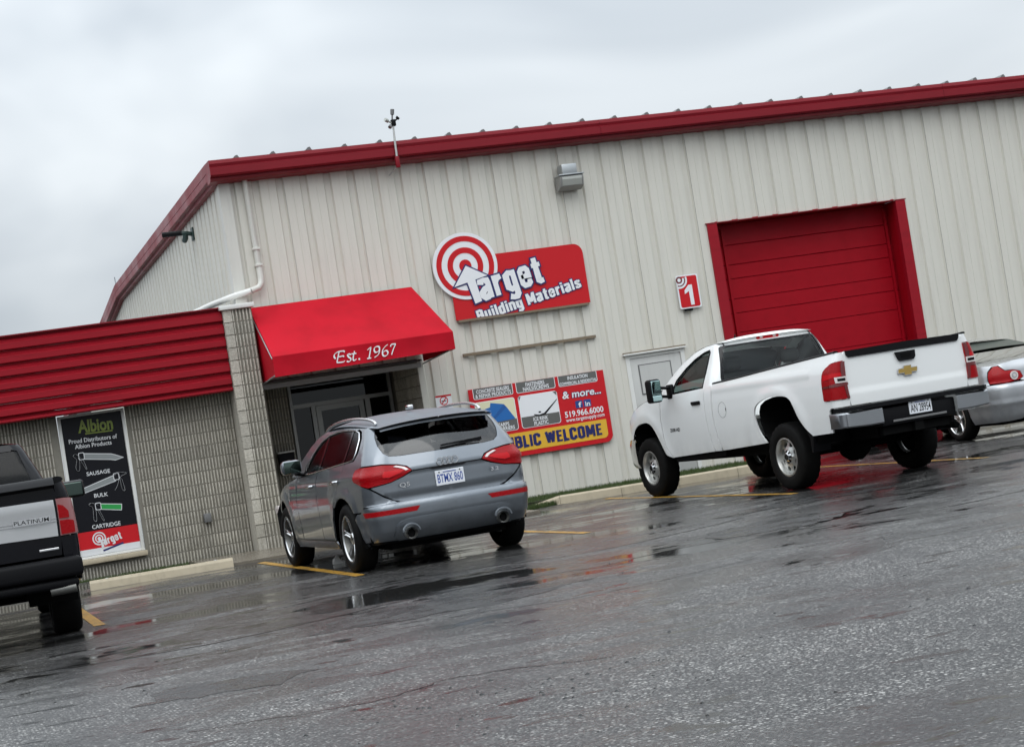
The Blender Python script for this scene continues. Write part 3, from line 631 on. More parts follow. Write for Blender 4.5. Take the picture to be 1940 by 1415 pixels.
# red fascia boards
FY = 26.50
fz = (2.33, 2.418, 2.60, 2.782, 2.963, 3.142, 3.325, 3.515)
for i, (a, b) in enumerate(zip(fz, fz[1:])):
    P = [(FY + .02, a + .004), (FY, a + .02), (FY, a + .55 * (b - a)), (FY + .015, a + .60 * (b - a)), (FY + .012, b - .05), (FY + .055, b - .03), (FY + .05, b), (FY + .12, b), (FY + .12, a + .004)]
    G().prism(P, -3.0, 4.668, 'x').out('fascia_board', 'red_fascia', bb)
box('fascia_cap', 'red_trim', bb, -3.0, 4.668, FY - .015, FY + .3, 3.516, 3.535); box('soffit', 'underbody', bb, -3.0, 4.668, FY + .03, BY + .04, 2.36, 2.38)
box('low_roof', 'galv', bb, -3.0, 4.9, FY + .3, 34, 3.38, 3.44)
# poster window
wn = G().prism([(WX0 - .02, WZ0), (WX1 + .02, WZ0), (WX1 + .02, WZ1), (WX0 - .02, WZ1)], BY + .03, BY + .05, 'y').out('window', 'white_paint', bb)
for a in ((WX0 - .02, WX0 + .022, WZ0, WZ1), (WX1 - .022, WX1 + .02, WZ0, WZ1), (WX0 + .022, WX1 - .022, WZ0, WZ0 + .03), (WX0 + .022, WX1 - .022, WZ1 - .03, WZ1)): box('frame', 'white_paint', wn, a[0], a[1], BY - .005, BY + .03, a[2], a[3], .003)
box('sill', 'concrete_pale', wn, WX0 - .05, WX1 + .05, BY - .075, BY + .05, WZ0 - .075, WZ0 - .003, .012)

# ================================================================ shop entrance recess
en = thing('shop_entrance', (6.3, 28.6, 0), 'recessed shop entrance with aluminium framed glass door under the awning', 'entrance')
YB = 28.60
for c in range(13):
    z = c * BH + .03; o = (c % 2) * BW / 2
    for k in range(2):
        xx = 5.86 - BW * (k + 1)
        put_block(VAR[rnd.randrange(6)], en, xx, YB, z)
    for k in range(4): put_block(VAR[rnd.randrange(6)], en, 7.515, 26.93 + BW * (k + 1), z, -pi / 2)
box('mortar_dark_grooves', 'mortar', en, 5.1, 5.862, YB + .03, YB + .1, 0, 2.5); box('mortar_dark_grooves', 'mortar', en, 7.545, 7.6, 26.96, 28.7, 0, 2.5); box('side_wall', 'mortar', en, 5.06, 5.12, 26.96, 28.7, 0, 2.5)
box('soffit', 'grey_plastic', en, 5.1, 7.6, 26.90, 28.7, 2.385, 2.41); box('header_trim', 'frame_metal', en, 5.1, 7.56, 26.83, 26.89, 2.29, 2.36); box('soffit_lamp', 'lens', en, 5.75, 5.98, 27.5, 27.7, 2.36, 2.384)
YS = YB + .02
for a in ((5.865, 5.91, 0.03, 2.385), (7.465, 7.51, .03, 2.385), (6.19, 6.255, .03, 1.99), (7.055, 7.135, .03, 1.99)): box('mullion', 'frame_metal', en, a[0], a[1], YS - .05, YS + .05, a[2], a[3])
for a in ((5.91, 7.465, 1.99, 2.05), (5.91, 7.465, 2.345, 2.384), (5.91, 6.19, .03, .12), (7.135, 7.465, .03, .12)): box('rail', 'frame_metal', en, a[0], a[1], YS - .048, YS + .048, a[2], a[3])
gd = mk('glass_door', [(6.27, YS + .012, .05), (7.04, YS + .012, .05), (7.04, YS + .012, 1.985), (6.27, YS + .012, 1.985)], [(0, 1, 2, 3)], 'glass_store', en)
for a in ((6.27, 6.35, .05, 1.985), (6.96, 7.04, .05, 1.985), (6.35, 6.96, 1.905, 1.985), (6.35, 6.96, .05, .25)): box('door_stile', 'frame_metal', gd, a[0], a[1], YS - .02, YS + .04, a[2], a[3])
G().tube([(6.42, YS - .02, .95), (6.42, YS - .07, .95), (6.42, YS - .07, 1.25), (6.42, YS - .02, 1.25)], .012, 8).out('pull_handle', 'steel', gd, 50)
for a in ((5.91, 6.19, .12, 1.99), (7.135, 7.465, .12, 1.99), (5.91, 7.465, 2.05, 2.345)): mk('pane', [(a[0], YS, a[2]), (a[1], YS, a[2]), (a[1], YS, a[3]), (a[0], YS, a[3])], [(0, 1, 2, 3)], 'glass_store', en)
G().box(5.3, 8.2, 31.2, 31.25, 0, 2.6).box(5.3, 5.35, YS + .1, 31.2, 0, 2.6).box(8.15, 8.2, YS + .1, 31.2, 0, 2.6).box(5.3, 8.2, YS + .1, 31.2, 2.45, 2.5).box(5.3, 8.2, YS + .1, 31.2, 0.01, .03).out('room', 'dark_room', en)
box('counter', 'grey_plastic', en, 6.2, 7.9, 30.2, 30.7, .03, 1.05, .01); 
mb = thing('mailbox', (5.68, YB - .05, 1.1), 'black wall mailbox with pale lid and emblem left of the glass door', 'mailbox')
box('box', 'black_plastic', mb, 5.555, 5.80, YB - .12, YB + .003, 1.02, 1.34, .008); box('lid', 'white_paint', mb, 5.545, 5.81, YB - .135, YB + .0, 1.343, 1.366, .004); G().prism(disc(5.69, 1.18, .075, 24), YB - .126, YB - .121, 'y').xf(lambda x, y, z: (x, y, 1.18 + (z - 1.18) * .6)).out('emblem', 'sign_white', mb)

# ================================================================ awning
aw = thing('awning', (6.4, 26.2, 2.4), 'bright red cloth awning lettered Est. 1967 over the entrance', 'awning')
A = dict(tl=(5.132, D - .045, 3.497), tr=(7.600, D - .045, 3.497), fl=(5.137, 25.70, 2.688), fr=(7.785, 25.70, 2.690), bl=(5.137, 25.70, 2.402), br=(7.785, 25.70, 2.437), wl=(5.142, D - .045, 2.39), wr=(7.612, D - .045, 2.37))
def patch(a, b, c, d, n=10, sag=0.0, off=Vector((0, 0, 0))):
    a, b, c, d = map(Vector, (a, b, c, d))
    nrm = (b - a).cross(d - a).normalized()
    return lambda u, v: tuple(a.lerp(b, u).lerp(d.lerp(c, u), v) + nrm * sag * (abs(sin(3 * pi * u)) ** .7 * sin(pi * v) + .25 * sin(23 * u + 5 * v) * sin(pi * u) * sin(pi * v)) + off)
G().grid(patch(A['tl'], A['tr'], A['fr'], A['fl'], sag=-.020), 48, 12).out('top_cloth', 'awning_cloth', aw, 40)
G().grid(patch(A['fl'], A['fr'], A['br'], A['bl'], sag=.008), 36, 4).out('valance', 'awning_cloth', aw, 40)
mk('side_cloth', [A['tl'], A['fl'], A['bl'], A['wl']], [(0, 1, 2, 3)], 'awning_cloth', aw); mk('side_cloth', [A['tr'], A['fr'], A['br'], A['wr']], [(3, 2, 1, 0)], 'awning_cloth', aw)
for p, q in (('bl', 'br'), ('fl', 'fr'), ('bl', 'wl'), ('br', 'wr'), ('tl', 'fl'), ('tr', 'fr')): G().tube([Vector(A[p]) + Vector((0, .035, -.03 if p[0] != 'b' else .02)), Vector(A[q]) + Vector((0, .035, -.03 if q[0] != 'b' else .02))], .012, 8).out('frame_bar', 'galv', aw, 50)
EST = [[(6.021,2.539),(6.004,2.566),(6.013,2.599),(6.053,2.625),(6.096,2.633),(6.164,2.631)],[(6.087,2.632),(6.067,2.585),(6.048,2.532),(6.031,2.489)],[(6.026,2.482),(6.079,2.479),(6.122,2.480),(6.149,2.493)],[(6.067,2.560),(6.099,2.560),(6.132,2.563),(6.136,2.547)],[(6.164,2.631),(6.154,2.611)],
[(6.247,2.567),(6.216,2.578),(6.197,2.567),(6.210,2.537),(6.234,2.513),(6.230,2.485),(6.199,2.472),(6.173,2.483)],[(6.307,2.608),(6.284,2.555),(6.268,2.498),(6.283,2.478),(6.317,2.494)],[(6.255,2.573),(6.326,2.574)],[(6.349,2.486),(6.360,2.488)],
[(6.492,2.596),(6.543,2.624),(6.526,2.563),(6.498,2.480)],[(6.469,2.477),(6.530,2.479)],[(6.637,2.629),(6.603,2.616),(6.589,2.576),(6.607,2.549),(6.644,2.558),(6.671,2.593),(6.662,2.622),(6.637,2.629)],[(6.673,2.592),(6.650,2.525),(6.612,2.495),(6.577,2.479)],
[(6.798,2.635),(6.754,2.609),(6.714,2.566),(6.702,2.511),(6.718,2.481),(6.755,2.483),(6.782,2.514),(6.773,2.547),(6.744,2.551),(6.712,2.531)],[(6.835,2.598),(6.851,2.628),(6.916,2.626)],[(6.912,2.623),(6.869,2.558),(6.831,2.483)]]
for k, st in enumerate(EST):   # broad-nib pen strokes
    P = smooth_line(st, 6) if len(st) > 2 else st
    v, f = strip(P, lambda i, tx, tz: .0042 + .0085 * abs(tx * sin(radians(38)) - tz * cos(radians(38))) ** 1.3) if k != 8 else ([(6.345, 2.50), (6.345, 2.476), (6.368, 2.50), (6.368, 2.476)], [(0, 1, 3, 2)])
    mk('letter_stroke', [(p[0], 25.690 - k * .0002, p[1]) for p in v], f, 'sign_white', aw)
# ================================================================ signs
SY = 26.845
ss = thing('store_sign', (9.3, SY, 2.9), 'red shop sign with white ringed disc and slanted lettering on the metal wall', 'sign')
c_, r_ = (8.482, 3.702), .508
G().prism(rrect(8.215, 10.392, 2.905, 3.828, .15, 6, (1, 0, 0, 0)), SY, SY + .02, 'y').out('board', 'sign_red', ss)
G().prism(disc(*c_, r_, 72), SY - .014, SY + .018, 'y').out('disc', 'sign_white', ss)
for a, b in ((.895, .735), (.555, .385), (.19, 0)): ringpoly('ring', c_[0], c_[1], r_ * a, max(r_ * b, .0005), 'sign_red', ss, SY - .015, .003, 64)
arrow = [(8.484, 3.700), (8.804, 3.517), (8.620, 3.470), (8.655, 3.141), (8.546, 3.115), (8.468, 3.449), (8.254, 3.404)]
arrow = [(8.484, 3.703), (8.800, 3.519), (8.600, 3.476), (8.655, 3.145), (8.545, 3.115), (8.470, 3.449), (8.256, 3.404)]
cx_ = sum(q[0] for q in arrow) / 7; cz_ = sum(q[1] for q in arrow) / 7
def grow_poly(P, d):
    n = len(P); out = []; area = sum(P[i][0] * P[(i + 1) % n][1] - P[(i + 1) % n][0] * P[i][1] for i in range(n)); sg = 1 if area > 0 else -1
    for i in range(n):
        a, b, c = Vector(P[i - 1]), Vector(P[i]), Vector(P[(i + 1) % n]); d1 = (b - a).normalized(); d2 = (c - b).normalized()
        n1_ = Vector((d1.y, -d1.x)) * sg; n2_ = Vector((d2.y, -d2.x)) * sg; m = (n1_ + n2_).normalized(); k = d / max(.45, m.dot(n1_)); out.append(tuple(b + m * k))
    return out
G().prism(grow_poly(arrow, .022), SY - .022, SY - .019, 'y').out('arrow_outline', 'navy', ss)
PL = wallp(SY)
heavy('lettering_outline', 'arget', (8.664, 3.152), (9.70, 3.312), .415, 'navy', ss, PL, grow=.022, lift=.0195)
heavy('lettering', 'arget', (8.664, 3.152), (9.70, 3.312), .415, 'sign_white', ss, PL, lift=.0235)
G().prism(arrow, SY - .026, SY - .0225, 'y').out('arrow', 'sign_white', ss)
heavy('lettering_outline', 'Building Materials', (8.560, 2.840), (10.285, 3.150), .170, 'navy', ss, PL, grow=.014, lift=.004, clip=2.908)
heavy('lettering', 'Building Materials', (8.560, 2.840), (10.285, 3.150), .170, 'sign_white', ss, PL, lift=.010, clip=2.908)
box('ledge', 'wood', ss, 8.24, 10.36, SY - .03, D - .002, 2.868, 2.902)
tag(box('wood_batten', 'wood', None, 8.243, 10.394, D - .05, D - .001, 2.352, 2.395), 'weathered bare wood batten screwed to wall between the two red signs', 'batten')

ls = thing('product_sign', (9.3, SY, .75), 'red PUBLIC WELCOME sign with product pictures low on the metal wall', 'sign')
G().prism(rrect(8.222, 10.418, .742, 1.848, .12, 6, (0, 0, 1, 1)), SY, SY + .02, 'y').out('board', 'sign_red', ls)
for x0, x1 in ((8.290, 8.926), (8.978, 9.612), (9.665, 10.304)):
    G().prism(rrect(x0, x1, 1.684, 1.846, .03, 4, (0, 0, 1, 1)), SY - .002, SY, 'y').out('caption_border', 'sign_white', ls)
    G().prism(rrect(x0 + .01, x1 - .01, 1.694, 1.847, .024, 4, (0, 0, 1, 1)), SY - .004, SY - .002, 'y').out('caption_panel', 'sign_grey', ls)
for x0, x1, m in ((8.290, 8.928, 'sign_cream'), (8.982, 9.616, 'sign_white')):
    G().prism(rrect(x0, x1, 1.145, 1.642, .04, 4), SY - .002, SY, 'y').out('picture_border', 'sign_white', ls)
    G().prism(rrect(x0 + .01, x1 - .01, 1.155, 1.632, .034, 4), SY - .0035, SY - .002, 'y').out('picture', m, ls)
    G().prism(rrect(x0 + .01, x1 - .01, 1.155, 1.316, .034, 4, (0, 0, 1, 1)), SY - .005, SY - .0035, 'y').out('caption_panel', 'sign_grey', ls)
G().prism([(8.331, 1.501), (8.522, 1.542), (8.540, 1.605), (8.742, 1.560), (8.783, 1.511), (8.897, 1.317), (8.460, 1.300), (8.401, 1.345)], SY - .0075, SY - .0055, 'y').out('tarp_picture', 'tarp_blue', ls)
G().prism([(8.783, 1.511), (8.742, 1.56), (8.46, 1.30), (8.5, 1.30)], SY - .0095, SY - .0076, 'y').out('tarp_fold', 'tarp_blue2', ls)
G().prism([(9.602, 1.508), (9.592, 1.512), (9.365, 1.335), (9.285, 1.318), (9.200, 1.338), (9.200, 1.322), (9.285, 1.298), (9.385, 1.312)], SY - .0075, SY - .0055, 'y').out('hockey_stick', 'print_black', ls); G().prism([(9.296 + .022 * cos(i), 1.358 + .012 * sin(i)) for i in [k * pi / 6 for k in range(12)]], SY - .0075, SY - .0055, 'y').out('puck', 'print_black', ls)
for cs in (((8.994, 1.632), (9.03, 1.632), (8.994, 1.57)), ((9.604, 1.632), (9.604, 1.57), (9.55, 1.632))): G().prism(cs, SY - .0065, SY - .0038, 'y').out('picture_corner', 'sign_grey', ls)
G().prism(rrect(8.30, 10.342, .812, 1.096, .07, 5, (0, 0, 1, 1)), SY - .003, SY, 'y').out('welcome_band', 'sign_yellow', ls)
PS = wallp(SY)
heavy('lettering', 'PUBLIC WELCOME', (8.575, .868), (10.245, .866), .178, 'navy', ls, PS, lift=.006)
for s_, a, b, h_ in (('CONCRETE SEALERS', (8.345, 1.772), (8.870, 1.772), .052), ('& REPAIR PRODUCTS', (8.322, 1.705), (8.890, 1.705), .052), ('FASTENERS', (9.135, 1.772), (9.440, 1.772), .052), ('NAILS/SCREWS', (9.085, 1.705), (9.505, 1.705), .055), ('INSULATION', (9.82, 1.774), (10.15, 1.774), .050), ('COMMERCIAL & RESIDENTIAL', (9.68, 1.702), (10.29, 1.702), .042), ('POLY/TARPS', (8.43, 1.230), (8.785, 1.230), .052), ('VAPOUR BARRIERS', (8.33, 1.168), (8.865, 1.168), .052), ('ICE RINK', (9.175, 1.236), (9.415, 1.236), .052), ('PLASTIC', (9.18, 1.166), (9.41, 1.166), .055)):
    lettering('caption', s_, a, b, h_, 'sign_white', ls, PS, bold=.022, lift=.008)
lettering('lettering_outline', '& more...', (9.690, 1.497), (10.325, 1.497), .105, 'navy', ls, PS, bold=.02, grow=.05, shear=.12, lift=.003); lettering('lettering', '& more...', (9.690, 1.497), (10.325, 1.497), .105, 'sign_white', ls, PS, bold=.02, shear=.12, lift=.006)
for x0, t in ((9.885, 'f'), (10.022, 'in')):
    G().prism(rrect(x0, x0 + .118, 1.325, 1.437, .012, 3), SY - .004, SY, 'y').out('social_icon', 'social_blue', ls); lettering('lettering', t, (x0 + (.045 if t == 'f' else .022), 1.335), (x0 + (.098 if t == 'f' else .10), 1.335), .075, 'sign_white', ls, PS, bold=.02, lift=.006)
lettering('phone_number', '519.966.6000', (9.690, 1.209), (10.325, 1.213), .085, 'sign_white', ls, PS, bold=.022, lift=.004); lettering('web_address', 'www.targetsupply.com', (9.694, 1.140), (10.328, 1.144), .052, 'sign_white', ls, PS, bold=.015, lift=.004)

ns_ = thing('number_sign', (12.05, SY, 2.6), 'small red and white sign with a number 1 beside the red overhead door', 'sign')
G().prism(rrect(11.862, 12.236, 2.596, 3.126, .03, 4), SY, SY + .012, 'y').out('board', 'sign_white', ns_); G().prism(rrect(11.885, 12.213, 2.616, 3.104, .03, 4), SY - .003, SY, 'y').out('field', 'sign_red', ns_)
for r1, r0, m, yy in ((.135, .105, 'sign_white', 0), (.105, .085, 'lamp_dark', 0), (.085, .055, 'sign_white', 0), (.055, .028, 'lamp_dark', 0), (.028, .0005, 'sign_white', 0)):
    ringpoly('ring', 11.912, 3.052, r1, r0, m, ns_, SY - .0035, .002, 40, -112 if r1 > .06 else 0, 20 if r1 > .06 else 360)
G().prism([(11.977, 2.883), (12.055, 2.962), (12.115, 2.962), (12.115, 2.645), (12.055, 2.645), (12.050, 2.864), (11.975, 2.826)], SY - .006, SY - .003, 'y').out('numeral', 'sign_white', ns_)
box('bracket', 'black_plastic', ns_, 11.95, 12.08, SY + .014, D, 2.56, 2.60)
no = thing('no_smoking_sign', (7.84, D - .01, 1.6), 'small white no smoking sign right of the entrance, partly behind the grey SUV', 'sign')
box('board', 'sign_white', no, 7.712, 7.962, D - .02, D - .012, 1.50, 1.83); box('stripe', 'sign_red', no, 7.712, 7.962, D - .023, D - .0205, 1.805, 1.83)
ringpoly('ring', 7.838, 1.745, .065, .052, 'sign_red', no, D - .021, .002, 32); G().prism([(7.790, 1.70), (7.80, 1.692), (7.888, 1.79), (7.878, 1.798)], D - .0245, D - .0215, 'y').out('bar', 'sign_red', no); box('cigarette', 'print_black', no, 7.80, 7.875, D - .0235, D - .0215, 1.735, 1.748)

# poster inside the window
po = thing('window_poster', (2.68, BY, .35), 'tall black poster with caulking guns in the block wall window', 'poster')
PYp = BY + .027; PP = wallp(PYp)
flat('sheet', [(2.262, .345), (3.098, .345), (3.098, 2.298), (2.262, 2.298)], 'print_black', po, PYp, .003)
flat('white_band', [(2.262, .345), (3.098, .345), (3.098, .432), (2.262, .432)], 'print_white', po, PYp - .003, .0015); flat('red_band', [(2.262, .432), (3.098, .432), (3.098, .68), (2.262, .68)], 'sign_red', po, PYp - .003, .0015)
lettering('lettering', 'Albion', (2.480, 2.072), (2.965, 2.060), .165, 'print_olive', po, PP, bold=.03, lift=.005); flat('underline', [(2.57, 2.035), (2.95, 2.027), (2.95, 2.045), (2.57, 2.053)], 'print_olive', po, PYp - .003, .0015)
for s_, a, b, h_ in (('Proud Distributors of', (2.330, 1.936), (3.000, 1.920), .058), ('Albion Products', (2.402, 1.853), (2.912, 1.845), .058), ('SAUSAGE', (2.505, 1.455), (2.832, 1.454), .052), ('BULK', (2.563, 1.140), (2.756, 1.134), .052), ('CARTRIDGE', (2.472, .708), (2.866, .702), .054)):
    lettering('caption', s_, a, b, h_, 'print_white', po, PP, bold=.012, lift=.005)
def outline_gun(barrel, handle, m):
    g = G().prism(grow_poly(barrel, .010), PYp - .005, PYp - .0032, 'y'); g.out('gun_outline', 'print_white', po)
    G().prism(barrel, PYp - .0065, PYp - .005, 'y').out('gun_barrel', m, po)
    x0, z0 = barrel[0]; zc_ = (barrel[0][1] + barrel[-1][1]) / 2; xb_ = (barrel[0][0] + barrel[-1][0]) / 2 if barrel[0][0] > 2.45 else (barrel[2][0] + barrel[3][0]) / 2 + .03
    G().prism(rrect(xb_ - .05, xb_ + .035, zc_ - .05 if barrel[0][0] > 2.45 else barrel[3][1] - .07, zc_ + .055 if barrel[0][0] > 2.45 else barrel[3][1] + .03, .02, 3), PYp - .0082, PYp - .0067, 'y').out('gun_body', 'print_white', po)
    G().prism(rrect(xb_ - .04, xb_ + .025, zc_ - .04 if barrel[0][0] > 2.45 else barrel[3][1] - .06, zc_ + .045 if barrel[0][0] > 2.45 else barrel[3][1] + .02, .015, 3), PYp - .0092, PYp - .0083, 'y').out('gun_body_fill', 'print_black', po)
    h2 = G()
    for q in handle: h2.tube([(x, PYp - .006, z) for x, z in smooth_line(q, 5)], (.014, .002), 6)
    h2.out('gun_handle', 'print_white', po)
outline_gun([(2.475, 1.705), (2.868, 1.640), (2.93, 1.622), (3.030, 1.640), (2.93, 1.688), (2.879, 1.708), (2.485, 1.772)], [[(2.47, 1.70), (2.40, 1.78), (2.36, 1.755), (2.40, 1.70), (2.375, 1.60), (2.385, 1.55), (2.42, 1.55), (2.437, 1.68)], [(2.45, 1.70), (2.505, 1.56), (2.52, 1.56), (2.49, 1.69)]], 'print_grey')
outline_gun([(2.395, 1.275), (2.425, 1.225), (2.885, 1.330), (2.883, 1.405)], [[(2.885, 1.40), (2.925, 1.442), (3.056, 1.412), (2.96, 1.37), (2.90, 1.25), (2.86, 1.20)], [(2.96, 1.37), (2.955, 1.25), (2.97, 1.18), (3.0, 1.19), (2.975, 1.35)]], 'print_grey')
outline_gun([(2.60, .975), (2.905, .915), (2.918, .985), (2.61, 1.04)], [[(2.60, 1.03), (2.51, 1.07), (2.475, 1.045), (2.52, 1.0), (2.51, .85), (2.525, .81), (2.55, .82), (2.56, .97)], [(2.575, .98), (2.635, .81), (2.65, .82), (2.60, .97)]], 'print_green')
for a, b in ((.094, .076), (.058, .04)): ringpoly('ring', 2.545, .562, a, b, 'print_white', po, PYp - .0046, .0015, 36)
ringpoly('ring', 2.545, .562, .024, .0005, 'print_white', po, PYp - .0046, .0015, 20)
G().prism([(2.545, .560), (2.60, .525), (2.585, .515), (2.60, .44), (2.565, .425), (2.558, .505), (2.51, .50)], PYp - .0085, PYp - .0065, 'y').out('arrow', 'print_white', po)
heavy('lettering', 'arget', (2.605, .458), (2.862, .515), .105, 'print_white', po, PP, lift=.0065); flat('logo_strip', [(2.58, .372), (2.87, .437), (2.865, .462), (2.575, .397)], 'navy', po, PYp - .0048, .0015)

# ================================================================ small things on the walls
fl = thing('wall_floodlight', (10.33, D - .1, 4.65), 'grey floodlight on a junction box under the eave', 'wall lamp')
box('junction_box', 'galv', fl, 10.205, 10.45, D - .22, D - .002, 4.885, 5.045, .012)
G().prism([(D - .03, 4.66), (D - .10, 4.645), (D - .235, 4.70), (D - .27, 4.80), (D - .27, 4.845), (D - .25, 4.865), (D - .03, 4.875)], 10.135, 10.515, 'x').out('housing', 'frame_metal', fl, 30)
box('visor', 'galv', fl, 10.12, 10.53, D - .285, D - .03, 4.8655, 4.884, .004); G().prism([(D - .239, 4.712), (D - .274, 4.80), (D - .274, 4.842), (D - .280, 4.842), (D - .280, 4.80), (D - .245, 4.71)], 10.165, 10.485, 'x').out('lens', 'lens', fl)
wc = thing('side_wall_lamp', (4.9, 29.72, 5.0), 'dark tube lamp on a short arm on the side wall below the rake', 'wall lamp')
G().tube([(4.97, 29.72, 5.02), (4.87, 29.70, 5.04), (4.80, 29.72, 5.05)], .035, 10).out('arm', 'green_plastic', wc, 50); G().tube([(4.85, 29.70, 5.03), (4.845, 29.72, 4.97), (4.84, 29.80, 4.94)], .045, 10).out('elbow', 'green_plastic', wc, 50); G().tube([(4.80, 29.72, 5.055), (4.50, 29.80, 5.07)], .042, 12).out('tube', 'black_plastic', wc, 50); box('base_plate', 'green_plastic', wc, 4.955, 4.979, 29.62, 29.82, 4.92, 5.12, .005)
an = thing('eave_mast', (7.60, 26.56, 5.3), 'thin metal mast with a cluster of small lamps above the eave', 'mast')
G().tube([(7.605, 26.56, 5.30), (7.613, 26.56, 5.62), (7.628, 26.56, 5.92)], [.02, .018, .014], 8).out('pole', 'steel', an, 50); box('bracket', 'red_trim', an, 7.575, 7.635, 26.53, 26.585, 5.25, 5.42, .006); G().tube([(7.60, 26.6, 5.28), (7.56, 26.7, 5.22), (7.54, 26.88, 5.20)], .012, 6).out('stay', 'galv', an, 50)
box('hub', 'black_plastic', an, 7.60, 7.67, 26.53, 26.60, 5.87, 5.97, .012)
for a, b, m in (((7.625, 26.56, 5.97), (7.650, 26.56, 6.12), 'grey_plastic'), ((7.60, 26.55, 5.92), (7.50, 26.50, 5.97), 'lens'), ((7.60, 26.55, 5.90), (7.56, 26.52, 5.85), 'grey_plastic'), ((7.67, 26.56, 5.95), (7.72, 26.54, 5.995), 'black_plastic')):
    A_, B_ = Vector(a), Vector(b); G().tube([A_, A_.lerp(B_, .45), A_.lerp(B_, .5), B_], [.012, .012, .028, .03], 10).out('lamp_head', m, an, 50)
br = thing('ridge_bracket', (4.86, 39.5, 5.3), 'small thin metal bracket standing on the rake at the roof break', 'bracket')
G().tube([(4.86, 39.5, 5.33), (4.85, 39.5, 5.53)], .014, 6).out('rod', 'galv', br, 50); G().tube([(4.86, 39.6, 5.40), (4.86, 39.0, 5.385), (4.86, 38.8, 5.37)], .012, 6).out('arm', 'galv', br, 50)
tag(G().rbox(4.03, 4.135, BY - .06, BY + .02, .535, .665, .012).out('outlet_box', 'grey_plastic', None, 40), 'small dark electrical outlet box low on the ribbed block wall', 'outlet box')
wsx = thing('parking_stop', (3.0, 24.2, 0), 'pale concrete parking stop in front of the block wall', 'parking stop')
a, b = Vector((2.10, 24.30, 0)), Vector((3.90, 24.06, 0)); dv = (b - a).normalized(); nv = Vector((-dv.y, dv.x, 0)); g = G(); v = []
for i in range(13):
    p = a + (b - a) * (i / 12); j = .004 * rnd.random()
    for o_, z in ((0, 0), (.015 + j, .085), (.035, .118 - j), (.13, .12 - j), (.155, .085), (.17, 0)): q = p + nv * o_; v.append((q.x, q.y, z))
mk('stop_block', v, [(i * 6 + k, i * 6 + k + 1, i * 6 + k + 7, i * 6 + k + 6)[::-1] for i in range(12) for k in range(5)] + [(0, 1, 2, 3, 4, 5), (77, 76, 75, 74, 73, 72)], 'concrete_pale', wsx)
for t in (.12, .88):
    p = a + (b - a) * t + nv * .085; G().lathe([(.0, .125), (.02, .125), (.022, .118)], (p.x, p.y, 0), 'z', 12).out('rebar_pin', 'steel', wsx)
cup = thing('paper_cup', (4.56, 20.9, 0), 'small crushed pale paper scrap on the asphalt between the SUV wheels', 'litter')
G().add([(4.50, 20.9, .004), (4.62, 20.86, .004), (4.63, 20.96, .03), (4.52, 20.98, .05), (4.56, 20.90, .11), (4.60, 20.97, .09)], [(0, 1, 4), (1, 2, 5, 4), (2, 3, 5), (3, 0, 4, 5), (0, 3, 2, 1)]).out('scrap', 'paper', cup)
# ================================================================ vehicles: shared tools
# local frame of every vehicle: x forward, y left, z up, origin on the ground under the rear axle
def vehicle(name, x, y, a, label, cat): return thing(name, (x, y, 0), label, cat, None, pi / 2 - a, True)
def pin(p, poly):
    x, y = p; c = False; n = len(poly); j = n - 1
    for i in range(n):
        xi, yi = poly[i]; xj, yj = poly[j]
        if (yi > y) != (yj > y) and x < (xj - xi) * (y - yi) / (yj - yi) + xi: c = not c
        j = i
    return c
def densify(poly, h):
    out = []; n = len(poly)
    for i in range(n):
        a, b = poly[i], poly[(i + 1) % n]; L = hypot(b[0] - a[0], b[1] - a[1]); k = max(1, int(L / h + .5))
        for q in range(k): out.append((lerp(a[0], b[0], q / k), lerp(a[1], b[1], q / k)))
    return out
def tri2d(poly, holes=(), h=.05):
    """triangulate a polygon with holes and inner points"""
    loops = [densify(poly, h)] + [densify(q, h) for q in holes]; V = []; E_ = []
    for lp in loops:
        n0 = len(V); V += [Vector(p) for p in lp]; E_ += [(n0 + i, n0 + (i + 1) % len(lp)) for i in range(len(lp))]
    bnd = [p for lp in loops for p in lp]
    x0 = min(p[0] for p in bnd); x1 = max(p[0] for p in bnd); y0 = min(p[1] for p in bnd); y1 = max(p[1] for p in bnd)
    cell = {}
    for p in bnd: cell.setdefault((int(p[0] // h), int(p[1] // h)), []).append(p)
    i = 0; y = y0 + h * .5
    while y < y1:
        x = x0 + h * (.5 if i % 2 else .25)
        while x < x1:
            k = (int(x // h), int(y // h)); ok = True
            for dx in (-1, 0, 1):
                for dy in (-1, 0, 1):
                    for q in cell.get((k[0] + dx, k[1] + dy), ()):
                        if (q[0] - x) ** 2 + (q[1] - y) ** 2 < (.45 * h) ** 2: ok = False
            if ok and pin((x, y), loops[0]) and not any(pin((x, y), q) for q in loops[1:]): V.append(Vector((x, y)))
            x += h
        y += h * .87; i += 1
    vs, es, fs, *_ = delaunay_2d_cdt(V, E_, [], 0, 1e-6)
    vs = [tuple(q) for q in vs]; out = []
    for f in fs:
        c = (sum(vs[i][0] for i in f) / 3, sum(vs[i][1] for i in f) / 3)
        if pin(c, loops[0]) and not any(pin(c, q) for q in loops[1:]):
            a, b, d = (vs[i] for i in f)
            out.append(tuple(f) if (b[0] - a[0]) * (d[1] - a[1]) - (b[1] - a[1]) * (d[0] - a[0]) > 0 else tuple(reversed(f)))
    return vs, out
